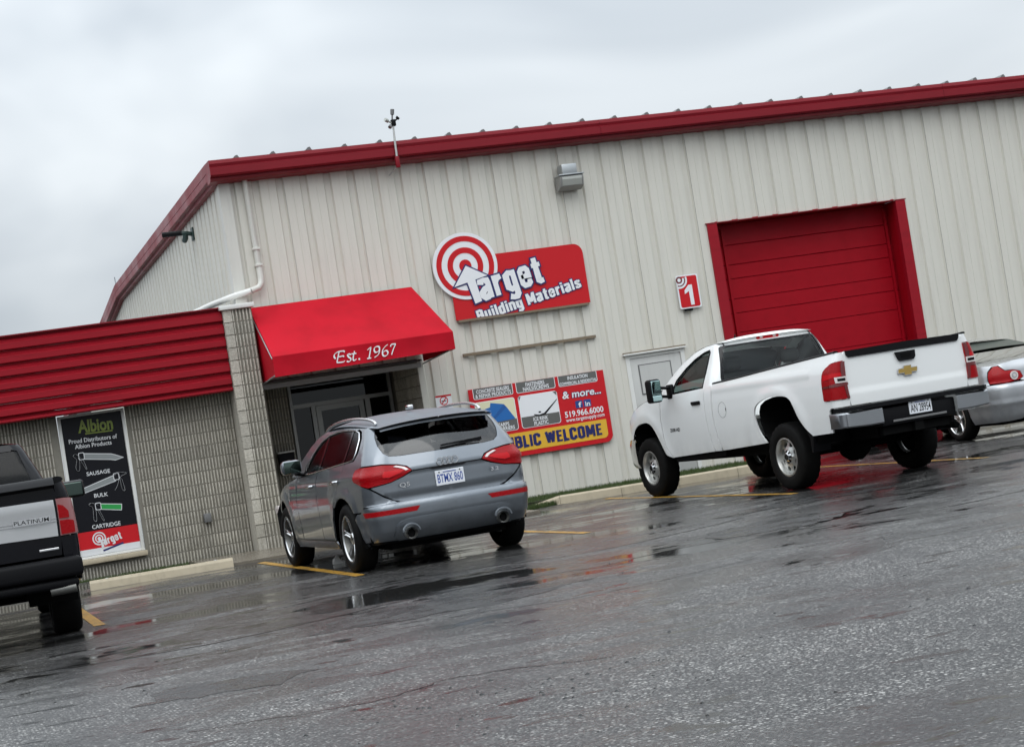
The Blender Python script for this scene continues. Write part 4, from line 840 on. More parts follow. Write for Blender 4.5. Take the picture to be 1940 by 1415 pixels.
class Wrap:
    """body skin wound round the plan outline: along the side, round the rear corner, across the tail"""
    La, Lc, Lr = 4.0, .35, .8
    def __init__(s, xf, xr, w, rc, bow): s.xf, s.xr, s.w, s.rc, s.bow = xf, xr, w, rc, bow
    def P(s, a, z):
        r = s.rc(z); xr = s.xr(z); xc = xr + r
        if a <= s.La: x = s.xf + (xc - s.xf) * a / s.La; return Vector((x, s.w(x, z), z))
        Wd = s.w(xc, z)
        if a <= s.La + s.Lc: t = (a - s.La) / s.Lc * pi / 2; return Vector((xc - r * sin(t), Wd - r * (1 - cos(t)), z))
        y = (Wd - r) * (1 - (a - s.La - s.Lc) / s.Lr); q = y / (Wd - r); return Vector((xr - s.bow(z) * (1 - q * q) ** 2, y, z))
    def S(s, x, z):
        r = s.rc(z); xc = s.xr(z) + r
        if x >= xc: return (s.La * (s.xf - x) / (s.xf - xc), z)
        return (s.La + s.Lc * math.asin(min(1, (xc - x) / r)) / (pi / 2), z)
    def R(s, y, z):
        r = s.rc(z); Wd = s.w(s.xr(z) + r, z)
        if y <= Wd - r: return (s.La + s.Lc + s.Lr * (1 - y / (Wd - r)), z)
        return (s.La + s.Lc * math.acos(max(-1, min(1, 1 - (Wd - y) / r))) / (pi / 2), z)
    def nrm(s, a, z, e=.004):
        n = (s.P(a + e, z) - s.P(a - e, z)).cross(s.P(a, z + e) - s.P(a, z - e)); return n.normalized()
    def line(s, pts, off=0.0):
        return [tuple(s.P(*p) + s.nrm(*p) * off) for p in pts]
AMAX = 4.0 + .35 + .8
def skin(wrap, poly, holes=(), off=0.0, rim=.018, h=.05, side=1, weld=False, push=None):
    """geometry of one body panel: verts, faces, normals. push(a,z) adds local relief along the normal"""
    vs, fs = tri2d(poly, holes, h); V = []; Nn = []
    for a, z in vs:
        n = wrap.nrm(a, z); d = off + (push(a, z) if push else 0)
        if push:
            e = .006; da = (wrap.P(a + e, z) + wrap.nrm(a + e, z) * push(a + e, z)) - (wrap.P(a - e, z) + wrap.nrm(a - e, z) * push(a - e, z)); dz = (wrap.P(a, z + e) + wrap.nrm(a, z + e) * push(a, z + e)) - (wrap.P(a, z - e) + wrap.nrm(a, z - e) * push(a, z - e))
            n2 = da.cross(dz).normalized()
        else: n2 = n
        V.append(wrap.P(a, z) + n * d); Nn.append(n2)
    F = list(fs)
    if rim:
        cnt = {}
        for f in fs:
            for i in range(3): e = (f[i], f[(i + 1) % 3]); cnt[e] = 1
        bd = [e for e in cnt if (e[1], e[0]) not in cnt]
        if weld: bd = [e for e in bd if not (vs[e[0]][0] > AMAX - 1e-4 and vs[e[1]][0] > AMAX - 1e-4)]
        m = {}
        for e in bd:
            for i in e:
                if i not in m: m[i] = (len(V), len(V) + 1); V.append(V[i].copy()); V.append(V[i] - wrap.nrm(*vs[i]) * rim); Nn += [Vector((0, 0, 0))] * 2
            F.append((m[e[1]][0], m[e[0]][0], m[e[0]][1], m[e[1]][1]))
    if weld:
        n0 = len(V); mp_ = {}
        for i in range(n0):
            if abs(V[i].y) < 1e-4 and Nn[i].length > 0: mp_[i] = i; Nn[i] = Vector((Nn[i].x, 0, Nn[i].z))
            else: mp_[i] = len(V); V.append(Vector((V[i].x, -V[i].y, V[i].z))); Nn.append(Vector((Nn[i].x, -Nn[i].y, Nn[i].z)))
        F += [tuple(mp_[i] for i in reversed(f)) for f in list(F)]
    elif side < 0:
        V = [Vector((p.x, -p.y, p.z)) for p in V]; Nn = [Vector((p.x, -p.y, p.z)) for p in Nn]; F = [tuple(reversed(f)) for f in F]
    return V, F, Nn
def panel(name, m, par, wrap, poly, holes=(), **k):
    V, F, Nn = skin(wrap, poly, holes, **k); return mk(name, V, F, m, par, normals=Nn)
def pair(name, m, par, wrap, poly, holes=(), **k):
    return [panel(name, m, par, wrap, poly, holes, side=s, **k) for s in (1, -1)]
def arc2(cx, cz, r, a0, a1, n=14, rz=None): return [(cx + r * cos(radians(lerp(a0, a1, i / n))), cz + (rz or r) * sin(radians(lerp(a0, a1, i / n)))) for i in range(n + 1)]
def tyre_geo(R, r, w, tread=0.0, n=56):
    """tyre lathe about y (centre y=0, outer face +w/2); tread blocks as alternate ring notches"""
    hw = w / 2
    prof = [(r, -hw * .80), (r + .012, -hw * .93), (lerp(r, R, .35), -hw), (lerp(r, R, .7), -hw * .97), (R - .022, -hw * .88), (R - .006, -hw * .74), (R, -hw * .5), (R, 0), (R, hw * .5), (R - .006, hw * .74), (R - .022, hw * .88), (lerp(r, R, .7), hw * .97), (lerp(r, R, .35), hw), (r + .012, hw * .93), (r, hw * .80)]
    g = G().lathe(prof, (0, 0, 0), 'y', n)
    if tread:
        m = len(prof)
        for i in (3, 4, 5, 6, 8, 9, 10, 11):
            for k in range(n):
                if (k // 1 + (i > 7)) % 2 == 0:
                    x, y, z = g.v[i * n + k]; q = hypot(x, z); s = (q - tread) / q; g.v[i * n + k] = (x * s, y, z * s)
    return g
def wheel(par, x, y, z, R, r, w, kind, side):
    """wheel > tyre, rim, hub cap; side +1 left"""
    o = tyre_geo(R, r, w, .012 if kind == 'truck' else .003)
    yl = lambda g: g.xf(lambda a, b, c: (x + a, y + side * b, z + c))
    # flatten the contact patch a little
    o.xf(lambda a, b, c: (a, b, max(c, -z + .002)))
    wl = yl(o).out('wheel', 'rubber', par, 50)
    hw = w / 2; g = G()
    if kind == 'truck':
        g.lathe([(r + .002, hw * .80), (r + .006, hw * .90), (r - .012, hw * .92), (r - .022, hw * .72), (r - .03, hw * .40), (r - .03, -hw * .7)], (0, 0, 0), 'y', 48)
        yl(g).out('rim', 'steel', wl, 40)
        outer = [(cos(2 * pi * i / 48) * (r - .026), sin(2 * pi * i / 48) * (r - .026)) for i in range(48)]
        holes = [[(cos(2 * pi * k / 8 + .39) * r * .67 + .030 * cos(t) * cos(2 * pi * k / 8 + .39) - .036 * sin(t) * sin(2 * pi * k / 8 + .39), sin(2 * pi * k / 8 + .39) * r * .67 + .030 * cos(t) * sin(2 * pi * k / 8 + .39) + .036 * sin(t) * cos(2 * pi * k / 8 + .39)) for t in [2 * pi * q / 12 for q in range(12)]] for k in range(8)]
        vs, fs = tri2d(outer, holes, .03)
        dep = lambda q: hw * .60 - .028 * max(0, (q - .11)) / .1 + (.018 if q < .1 else 0)
        v = [(p[0], dep(hypot(*p)), p[1]) for p in vs]; n = len(v); v += [(p[0], dep(hypot(*p)) - .02, p[1]) for p in vs]
        g = G(); g.add(v, [tuple(reversed(f)) for f in fs] + [tuple(i + n for i in f) for f in fs]); yl(g).out('disc', 'steel', wl, 35)
        g = G().lathe([(.0, hw * .93), (.036, hw * .93), (.04, hw * .90)], (0, 0, 0), 'y', 20); yl(g).out('hub_cap', 'black_gloss', wl, 40)
        g = G().lathe([(.040, hw * .91), (.052, hw * .86), (.082, hw * .70), (.086, hw * .60)], (0, 0, 0), 'y', 32)
        yl(g).out('hub_cone', 'chrome', wl, 40)
        g = G()
        for k in range(8):
            a = 2 * pi * k / 8; c_, s_ = cos(a), sin(a); P = [(.052, -.010, hw * .88), (.052, .010, hw * .88), (.080, .017, hw * .745), (.080, -.017, hw * .745)]
            g.add([(u * c_ - t * s_, d, u * s_ + t * c_) for u, t, d in P], [(0, 1, 2, 3)])
        yl(g).out('hub_slots', 'black_plastic', wl)
        g = G().lathe([(r - .035, -.02), (.0, -.02)], (0, 0, 0), 'y', 32); yl(g).out('brake', 'underbody', wl)
    else:
        ns = {'suv': 5, 'sedan': 5, 'f': 6}[kind]
        g.lathe([(r + .002, hw * .80), (r + .010, hw * .90), (r - .004, hw * .93), (r - .012, hw * .82)], (0, 0, 0), 'y', 48)
        g.lathe([(.0, hw * .62), (.052, hw * .62), (.064, hw * .50), (.064, 0)], (0, 0, 0), 'y', 28)
        for k in range(ns):
            a = 2 * pi * (k + .25) / ns; c_, s_ = cos(a), sin(a); st = []
            for u, wd, d in ((.045, .032, hw * .52), (.10, .024, hw * .62), (.17, .028, hw * .74), (r - .03, .044, hw * .84), (r - .012, .052, hw * .80)):
                st.append([(u, -wd, d - .006), (u, -wd * .55, d), (u, -.006, d - .012), (u, .006, d - .012), (u, wd * .55, d), (u, wd, d - .006), (u, wd * .8, d - .05), (u, -wd * .8, d - .05)])
            v = [(u * c_ - t * s_, d, u * s_ + t * c_) for R_ in st for u, t, d in R_]; f = []
            for i in range(len(st) - 1):
                for q in range(8): f.append((i * 8 + q, i * 8 + (q + 1) % 8, i * 8 + 8 + (q + 1) % 8, i * 8 + 8 + q))
            g.add(v, f)
        yl(g).out('rim', 'alloy', wl, 35)
        g = G().lathe([(.026, hw * .645), (.0, hw * .645)], (0, 0, 0), 'y', 20); yl(g).out('hub_cap', 'alloy_dark', wl)
        g = G().lathe([(.165, .0), (.165, -.012), (.06, -.012), (.06, 0), (.165, 0)], (0, 0, 0), 'y', 36); yl(g).out('brake_disc', 'alloy_dark', wl, 40)
        g = G().lathe([(r - .012, hw * .82), (r - .024, hw * .45), (r - .026, -hw * .75)], (0, 0, 0), 'y', 40); yl(g).out('rim_barrel', 'alloy_dark', wl, 40)
        g = G().lathe([(r - .03, -.03), (.0, -.03)], (0, 0, 0), 'y', 32); yl(g).out('brake_shield', 'underbody', wl)
    return wl
def well(par, pts, y1, y0, m='underbody'):
    """dark wheel housing: arch line swept inward"""
    for s in (1, -1):
        v = [(x, s * y1, z) for x, z in pts] + [(x, s * y0, z) for x, z in pts]; n = len(pts)
        f = [(i, i + 1, n + i + 1, n + i) for i in range(n - 1)] + [tuple(range(n, 2 * n))]
        mk('wheel_housing', v, f, m, par)
def plate(par, xr, yc, zc, txt, col, tilt=0.0, w=.305, h=.152):
    p = G().rbox(xr - .012, xr, yc - w / 2, yc + w / 2, zc - h / 2, zc + h / 2, .004, 1).out('licence_plate', 'plate_white', par)
    lettering('lettering', txt, (-w / 2 + .018, zc - .047), (w / 2 - .018, zc - .047), .083, col, p, lambda a, b, d: (xr - .013 - d, yc - a, b), bold=.012)
    G().box(xr - .0145, xr - .0125, yc - .07, yc + .07, zc + .052, zc + .060).out('plate_print', 'plate_blue', p)
    for yy in (-.11, .11): G().lathe([(.0, -.004), (.007, -.004), (.007, 0)], (xr - .0125, yc + yy, zc + .058), 'x', 10).out('screw', 'black_plastic', p)
    return p
def lamp_text(name, txt, y0, y1, z, h, xr, m, par): return lettering(name, txt, (0, 0), (abs(y1 - y0), 0), h, m, par, lambda a, b, d: (xr - d, y0 - a, z + b), bold=.02, lift=.006)
# ================================================================ grey SUV
sv = vehicle('grey_suv', 5.21, 19.035, -.023, 'grey metallic SUV parked nose-in at the entrance with dark tinted glass', 'car')
xr_ = cinterp([(.2, -.70), (.30, -.80), (.45, -.875), (.60, -.885), (.655, -.875), (.68, -.845), (.80, -.835), (.95, -.825), (1.02, -.80), (1.10, -.765), (1.16, -.735), (1.30, -.64), (1.42, -.535), (1.50, -.46), (1.60, -.38)])
wz_ = cinterp([(.20, .86), (.30, .905), (.45, .925), (.62, .935), (.80, .938), (.92, .925), (.97, .915), (1.03, .892), (1.10, .868), (1.25, .795), (1.40, .715), (1.48, .665), (1.54, .60), (1.6, .55)])
def w_suv(x, z):
    f = 0
    if x > 2.2: f += .16 * max(0, (x - 2.2) / 1.35) ** 2.3
    if x < .5: f += .085 * ((.5 - x) / 1.3) ** 1.5
    ar = 0
    for cx in (0, 2.807):
        d = hypot(x - cx, (z - .36)); ar = max(ar, .020 * max(0, 1 - abs(d - .46) / .10))
    cr_ = .008 * math.exp(-((z - .955) / .018) ** 2) if x < 2.9 else 0
    return wz_(z) - f + (ar if z < .9 else 0) + cr_
sw = Wrap(3.70, xr_, w_suv, cinterp([(.2, .20), (.6, .26), (.9, .22), (1.1, .19), (1.5, .16)]), lambda z: .055)
S, R = sw.S, sw.R
C0 = AMAX
def sl2(pts): return [S(*p) for p in pts]
RA = arc2(-.01, .36, .425, 200, -8, 18); FA = arc2(2.807, .36, .425, 188, -12, 18)
# front wing
top_f = [(2.02, 1.035), (2.45, .985), (2.80, .925), (3.15, .84), (3.45, .745), (3.62, .66)]
pair('front_wing', 'paint_grey', sv, sw, sl2([(2.02, .30)] + [(2.36, .30)] + [p for p in FA if p[1] > .30] [:] + [(3.30, .30), (3.62, .36)] + top_f[::-1]) if False else sl2(list(reversed(top_f)) + [(2.02, .62), (2.05, .30), (2.385, .30)] + [p for p in FA if p[1] > .30] + [(3.28, .28), (3.62, .34)]), h=.06)
belt = lambda x: interp([(-.30, 1.150), (.1, 1.128), (1.0, 1.085), (1.66, 1.058), (2.1, 1.03)])(x)
pair('front_door', 'paint_grey', sv, sw, sl2([(2.005, .34), (2.005, .62), (1.98, belt(1.98) - .012), (1.06, belt(1.06) - .012), (1.045, .70), (1.06, .34)]), h=.06)
rd_arch = [p for p in RA if p[0] > .22 and p[1] > .36][::-1]
pair('rear_door', 'paint_grey', sv, sw, sl2([(1.045, .34), (1.03, .70), (1.045, belt(1.04) - .012), (-.02, belt(-.02) - .012), (.06, .99), (.18, .80), (.31, .70), (.40, .56), (.455, .40), (.47, .34)]), h=.06)
pair('sill', 'paint_grey', sv, sw, sl2([(2.37, .325), (2.37, .245), (.455, .235), (.46, .325)]), h=.08); pair('sill_strip', 'alloy_dark', sv, sw, sl2([(2.33, .345), (2.33, .328), (.47, .334), (.47, .350)]), h=.1, off=.004, rim=.004)
# hatch outline on the left half
H = [R(0, .685), R(.50, .685), R(.60, .70), R(.66, .74), R(.70, .82), R(.735, .90)]
seam_hi = [S(-.60, 1.075), S(-.53, 1.20), S(-.40, 1.36), S(-.335, 1.44)]
TL = [S(-.44, 1.045), S(-.415, 1.005), S(-.46, .93), R(.815, .858), R(.60, .885), R(.47, .925), R(.375, .965), R(.42, 1.005), R(.50, 1.035), R(.66, 1.058), S(-.55, 1.062)]
# quarter panel from rear door to the hatch seam
q_out = sl2([(-.035, belt(-.035) - .012), (-.30, belt(-.30) - .012)]) + sl2([(-.365, 1.22), (-.33, 1.36), (-.25, 1.43), (-.14, 1.457)]) + [S(-.02, 1.492), S(-.33, 1.465)] + seam_hi[::-1][1:] + [S(-.455, 1.055), S(-.43, 1.005), S(-.472, .925), R(.825, .848), R(.765, .797), R(.69, .738), R(.61, .697), R(.56, .672)] + [S(-.62, .668), S(-.55, .62)] + [p for p in []]
q_arch = [S(-.455, .62)] + [S(*p) for p in RA if p[1] > .60 and p[0] < .30] + sl2([(.31, .69), (.19, .79), (.07, .98)])
pair('quarter_panel', 'paint_grey', sv, sw, q_out + q_arch, h=.05)
# rear bumper
bump = [R(0, .672), R(.52, .672), R(.60, .666), S(-.62, .655), S(-.55, .607), S(-.46, .605)] + [S(*p) for p in RA[:7] if p[1] < .60][::-1] + [S(-.47, .30), R(.70, .285), R(.50, .275), R(0, .285)]
def bumprel(a, z): return .012 * (1 / (1 + math.exp(-(z - .50) * 90))) - .03 * max(0, (.40 - z) / .15)
panel('rear_bumper', 'paint_grey', sv, sw, bump, weld=True, h=.04, push=bumprel)
panel('bumper_skirt', 'black_plastic', sv, sw, [R(0, .283), R(.50, .273), R(.70, .283), S(-.47, .298), S(-.44, .25), R(.62, .235), R(.30, .215), R(0, .215)], weld=True, off=-.05, h=.07)
for s in (1, -1):
    panel('bumper_reflector', 'lamp_red', sv, sw, [R(.36, .612), R(.40, .565), S(-.66, .562), S(-.615, .612)], side=s, off=.016, rim=.012, h=.05)
    e = G().lathe([(.060, -.02), (.060, .06), (.046, .06), (.046, -.02)], (-.905, s * .49, .355), 'x', 24); e.out('exhaust_tip', 'steel', sv, 40); G().lathe([(.046, .02), (.0, .02)], (-.905, s * .49, .355), 'x', 20).out('exhaust_bore', 'underbody', sv)
    G().tube([(-.93, s * .49 + .085 * cos(t), .375 + .07 * sin(t)) for t in [pi * k / 12 for k in range(13)]], .012, 6).out('exhaust_surround', 'paint_grey', sv, 50)
    t_ = panel('tail_lamp', 'lamp_red', sv, sw, TL, side=s, off=.010, rim=.03, h=.03, push=lambda a, z: .012 * math.exp(-((z - .97) / .05) ** 2))
    panel('lamp_strip', 'lamp_bright', t_, sw, [R(.66, .985), R(.50, .985), R(.44, .975), R(.50, .955), R(.62, .925), R(.68, .935)], side=s, off=.0255, rim=.003, h=.03)
    panel('lamp_tip', 'lamp_clear', t_, sw, [R(.405, .975), R(.44, 1.005), R(.52, 1.03), R(.55, 1.022), R(.47, .995), R(.435, .97)], side=s, off=.024, rim=.003, h=.03)
# hatch lower skin: with crease, plate recess left plain
hat = [R(0, .685), R(.53, .685), R(.60, .706), R(.675, .748), R(.75, .805), R(.805, .850), R(.605, .876), R(.47, .915), R(.362, .96), R(.41, 1.015), R(.50, 1.045), R(.66, 1.068), S(-.565, 1.075), S(-.515, 1.20), S(-.385, 1.365), S(-.335, 1.43), R(.52, 1.462), R(.30, 1.478), R(0, 1.482)]
gl_ = [R(0, 1.13), R(.45, 1.132), R(.60, 1.14), R(.655, 1.17), R(.69, 1.25), R(.66, 1.385), R(.60, 1.42), R(.30, 1.44), R(0, 1.445)]
def hatrel(a, z):
    d = .020 / (1 + math.exp(-(z - .962) * 140)) ; d += -.016 / (1 + math.exp((z - .745) * 120)) * (1 if a > 4.3 else 0)
    return d - .004
hl = hat[:12] + hat[12:16] + [R(.60, 1.455), R(.57, 1.445), R(.600, 1.40), R(.628, 1.33), R(.636, 1.25), R(.612, 1.165), R(.56, 1.130), R(.45, 1.12), R(0, 1.118)]
panel('tailgate', 'paint_grey', sv, sw, hl, weld=True, h=.035, push=hatrel)
panel('rear_window', 'glass_rear', sv, sw, [R(0, 1.122), R(.45, 1.124), R(.555, 1.134), R(.607, 1.168), R(.631, 1.25), R(.623, 1.33), R(.595, 1.40), R(.565, 1.445), R(.30, 1.447), R(0, 1.45)], weld=True, off=.012, rim=.01, h=.06)
# roof spoiler and black visor under it
def roofz(x): return cinterp([(-.80, 1.455), (-.55, 1.485), (-.2, 1.535), (.3, 1.575), (.8, 1.588), (1.2, 1.575), (1.55, 1.52), (1.75, 1.46)])(x)
def roofe(x): return cinterp([(-.80, 1.425), (-.45, 1.452), (-.1, 1.485), (.4, 1.512), (.8, 1.515), (1.2, 1.49), (1.55, 1.425), (1.75, 1.37)])(x)
def roofw(x): return max(.25, cinterp([(-.80, .60), (-.55, .63), (-.2, .655), (.3, .665), (1.2, .655), (1.75, .62)])(x))
def roof(u, v):
    x = lerp(-.70, 1.62, u); t = lerp(-1, 1, v); wd = roofw(x); e = roofe(x)
    if u < .08: e += 0
    return (x - .06 * (1 - t * t) * (1 if u < .5 else -1) * (abs(u - .5) * 2) ** 3, t * wd, e + (roofz(x) - e) * (1 - abs(t) ** 2.6))
G().grid(roof, 30, 24).out('roof', 'paint_grey_roof', sv, 180)
def visor(u, v):
    t = lerp(-1, 1, u); x0 = -.76 + .05 * t * t; z0 = 1.428 - .028 * abs(t) ** 2.6; yy = t * .60
    return (lerp(x0, -.60, v), yy * lerp(1, 1.07, v), lerp(z0 - .004, 1.418 - .004 * t * t, v))
G().grid(visor, 24, 4).out('spoiler_underside', 'black_gloss', sv, 180)
G().grid(lambda u, v: (lerp(-.762, -.70, v) + .05 * lerp(-1, 1, u) ** 2, lerp(-1, 1, u) * .60, lerp(1.424, 1.458, v ** .6) - .028 * abs(lerp(-1, 1, u)) ** 2.6), 24, 4).out('spoiler_lip', 'paint_grey', sv, 180)
# side glass, black frames, chrome line
dlo = [(1.66, 1.062), (1.62, 1.13), (1.47, 1.275), (1.27, 1.385), (1.0, 1.445), (.6, 1.468), (.2, 1.462), (-.05, 1.445), (-.20, 1.415), (-.275, 1.35), (-.305, 1.22), (-.295, 1.165), (-.24, 1.148)]
dlo = dlo + [(.1, belt(.1)), (1.0, belt(1.0))]
def pill(x0, x1): return None
def clipx(P, xa, xb):
    """part of polygon between xa < x < xb"""
    def half(P, xc, keep_lo):
        out = []; n = len(P)
        for i in range(n):
            a, b = P[i], P[(i + 1) % n]; ia = (a[0] <= xc) == keep_lo; ib = (b[0] <= xc) == keep_lo
            if ia: out.append(a)
            if ia != ib: t = (xc - a[0]) / (b[0] - a[0]); out.append((xc, lerp(a[1], b[1], t)))
        return out
    return half(half(P, xb, True), xa, False)
for xa, xb, m in ((1.06, 1.70, 'glass_tint'), (.085, .98, 'glass_tint'), (-.32, .03, 'glass_tint')):
    pair('side_window', m, sv, sw, sl2(clipx(dlo, xa, xb)), off=-.006, rim=.006, h=.08)
for xa, xb in ((.98, 1.06), (.03, .085)): pair('door_pillar', 'black_gloss', sv, sw, sl2(clipx(dlo, xa, xb)), off=-.001, rim=.01, h=.08)
upper = [(2.28, 1.045), (2.10, 1.16), (1.72, 1.365), (1.50, 1.445), (1.2, 1.492), (.8, 1.515), (.4, 1.513), (0, 1.494), (-.02, 1.492), (-.14, 1.457)]
fr = upper + [(-.05, 1.447), (.2, 1.466), (.6, 1.472), (1.0, 1.449), (1.27, 1.389), (1.47, 1.279), (1.62, 1.134), (1.70, 1.05), (2.0, 1.032)]
pair('roof_frame', 'paint_grey', sv, sw, sl2(fr[::-1]), h=.05)
for s in (1, -1):
    P = [sw.P(*S(*p)) + sw.nrm(*S(*p)) * .004 for p in dlo[:13]]; P += [sw.P(*S(x, belt(x) - .003)) + sw.nrm(*S(x, belt(x))) * .004 for x in (-.1, .2, .6, 1.0, 1.4)]
    G().tube([(p.x, s * p.y, p.z) for p in P], .0085, 6, closed=True).out('window_trim', 'chrome', sv, 60)
    rl = [(1.50, .605, 1.475), (1.38, .60, 1.520), (1.1, .595, 1.556), (.6, .595, 1.574), (.1, .59, 1.566), (-.25, .575, 1.538), (-.42, .565, 1.506), (-.47, .563, 1.475)]
    G().tube(smooth_line([(x, s * y, z) for x, y, z in rl], 5), (.016, .016), 8).out('roof_rail', 'alloy', sv, 60)
    for x, z in ((1.38, .88), (.30, .905)):
        p = sw.P(*S(x - .0, z + .04)); q = sw.P(*S(x - .22, z + .045))
        G().tube([(p.x, s * (p.y + .004), p.z), (p.x - .03, s * (p.y + .034), p.z), (q.x + .03, s * (q.y + .034), q.z), (q.x, s * (q.y + .004), q.z)], (.011, .017), 8).out('door_handle', 'chrome', sv, 60)
    mr = G().rbox(1.60, 1.76, s * 1.02 - .115, s * 1.02 + .115, 1.085, 1.245, .055, 4).out('door_mirror', 'paint_grey', sv, 60)
    G().rbox(1.592, 1.602, s * 1.02 - .095, s * 1.02 + .095, 1.10, 1.23, .004).out('mirror_glass', 'mirror_dark_reflection', mr, 40); G().tube([(1.68, s * .98, 1.09), (1.70, s * .89, 1.065)], (.04, .022), 8).out('mirror_arm', 'black_plastic', mr, 60)
for x in (-.01, 2.807):
    for s in (1, -1): wheel(sv, x, s * (.925 - .118), .352, .362, .236, .236, 'suv', s)
well(sv, [(-.44, .25)] + RA[1:-1] + [(.42, .25)], .86, .45); well(sv, [(2.38, .25)] + FA[1:-1] + [(3.23, .25)], .85, .45)
# inner hull, bonnet, screen, nose: real shapes though seen only in part
G().prism([(-.62, .30), (-.46, .30), (-.46, .83), (.46, .83), (.46, .25), (2.36, .25), (2.36, .83), (3.26, .80), (3.3, .30), (3.6, .35), (3.62, .62), (2.9, .84), (2.0, .98), (-.3, 1.05), (-.62, 1.0)], -.84, .84, 'y').out('inner_shell', 'underbody', sv)
G().box(-.55, 3.4, -.62, .62, .20, .30).out('underbody', 'underbody', sv)
G().box(-.3, -.2, -.62, .62, .28, .38).box(2.75, 2.85, -.62, .62, .30, .38).rbox(-.72, -.35, -.42, .42, .26, .36, .03).out('rear_axle', 'underbody', sv)
def bonnet(u, v):
    x = lerp(2.02, 3.66, u); t = lerp(-1, 1, v); e = cinterp([(2.02, 1.045), (2.45, .993), (2.80, .935), (3.15, .85), (3.45, .755), (3.66, .62)])(x); wd = sw.w(x, e) - .01
    return (x, t * wd, e + .075 * (1 - abs(t) ** 2.4) * (1 - u ** 3))
G().grid(bonnet, 20, 20).out('bonnet', 'paint_grey', sv, 180)
G().grid(lambda u, v: (3.64 + .14 * (1 - abs(lerp(-1, 1, v)) ** 2.5), lerp(-1, 1, v) * .80, lerp(.30, .66, u)), 6, 20).out('nose', 'paint_grey', sv, 180)
G().rbox(3.72, 3.79, -.42, .42, .34, .64, .03).out('grille', 'black_gloss', sv)
for s in (1, -1): G().rbox(3.50, 3.72, s * .72 - .12, s * .72 + .12, .60, .72, .03).out('headlamp', 'lamp_clear', sv)
G().grid(lambda u, v: (lerp(2.20, 1.56, u) + .14 * (1 - lerp(-1, 1, v) ** 2), lerp(-1, 1, v) * lerp(.80, .61, u), lerp(1.05, 1.435, u) + .045 * (1 - lerp(-1, 1, v) ** 2)), 8, 14).out('windscreen', 'glass_tint', sv, 180)
# seats seen through the glass
for y in (.36, -.36):
    for x in (1.25, .35):
        st = G().rbox(x - .08, x + .08, y - .24, y + .24, .70, 1.20, .05).rbox(x - .05, x + .05, y - .13, y + .13, 1.22, 1.38, .05).out('seat', 'seat_grey', sv, 60)
G().rbox(-.50, .25, -.70, .70, .70, .98, .03).out('load_cover', 'underbody', sv)
panel('tailgate_handle_or_shade', 'black_plastic', sv, sw, [R(0, .942), R(.16, .944), R(.20, .957), R(.362, .9575), R(.362, .966), R(0, .968)], weld=True, off=.016, rim=.012, h=.05)  # black strip: handle recess plus the shade under the ledge, painted in
panel('bumper_insert', 'paint_grey', sv, sw, [R(0, .512), R(.50, .502), R(.58, .48), R(.625, .445), R(.645, .34), R(.60, .288), R(0, .288)], weld=True, off=.018, rim=.018, h=.05, push=lambda a, z: -.03 * max(0, (.40 - z) / .15))
# badges, wiper, plate
plate(sv, -.885, .0, .845, 'BTMX 860', 'plate_blue')
for k in range(4):
    y = .078 - k * .052; G().tube([(-.888, y + .035 * cos(t), 1.010 + .035 * sin(t)) for t in [2 * pi * i / 24 for i in range(24)]], .006, 6, closed=True).out('badge_ring', 'chrome', sv, 60)
lamp_text('badge', 'Q5', .53, .42, .818, .042, -.868, 'chrome', sv); lamp_text('badge', '3.2', -.45, -.535, .835, .036, -.868, 'chrome', sv)
wp = G().tube([(-.815, .03, 1.135), (-.812, -.10, 1.150), (-.80, -.42, 1.165)], [.018, .010, .005], 8).out('rear_wiper', 'black_plastic', sv, 60)
G().tube([(-.80, .02, 1.165), (-.775, -.43, 1.182)], (.006, .014), 6).out('wiper_blade', 'black_plastic', wp, 60)
G().rbox(.10, .22, -.03, .03, 1.588, 1.635, .012).out('roof_aerial', 'chrome', sv, 60)
# ================================================================ white pickup
tk = vehicle('white_pickup', 10.6217, 19.6999, -.0906, 'white single-cab pickup truck with black-capped tailgate and gold emblem', 'pickup truck')
def w_tk(x, z):
    b = interp([(.45, .955), (.56, .972), (.80, .985), (1.0, .985), (1.15, .975), (1.28, .955), (1.38, .925), (1.50, .880), (1.6, .86)])(z)
    b = .5 * b + .5 * cinterp([(.45, .955), (.60, .975), (.90, .987), (1.15, .975), (1.30, .950), (1.42, .912), (1.60, .855)])(z)
    f = .10 * max(0, (x - 2.75) / 1.15) ** 2.2
    ar = 0
    for cx, cz in ((0.0, .52), (3.38, .46)):
        d = hypot((x - cx), (z - cz)); ar = max(ar, .016 * math.exp(-((d - .62) / .09) ** 2))
    return b - f + ar
tw = Wrap(3.95, cinterp([(.4, -1.25), (.9, -1.275), (1.5, -1.275)]), w_tk, lambda z: .085, lambda z: .012)
S, R = tw.S, tw.R
def sl3(pts): return [S(*p) for p in pts]
FAR = [(2.66, .50), (2.80, .54), (2.88, .64), (2.95, .76), (3.03, .88), (3.12, .955), (3.25, .99), (3.45, .985), (3.60, .955), (3.70, .905), (3.755, .84), (3.79, .74)]
RAR = [(.30, .575), (.40, .68), (.445, .80), (.45, .94), (.40, 1.02), (.28, 1.07), (.10, 1.098), (-.10, 1.10), (-.27, 1.085), (-.37, 1.035), (-.43, .94), (-.49, .82), (-.60, .70), (-.71, .605)]
FAR_s = smooth_line(FAR, 3); RAR_s = smooth_line(RAR, 3)
pair('front_wing', 'paint_white', tk, tw, sl3([(2.815, 1.295), (2.83, .98), (2.785, .66), (2.66, .50)] + FAR_s[3:] + [(3.83, .80), (3.84, 1.03), (3.80, 1.10), (3.60, 1.185), (3.30, 1.255), (3.03, 1.285)]), h=.055)
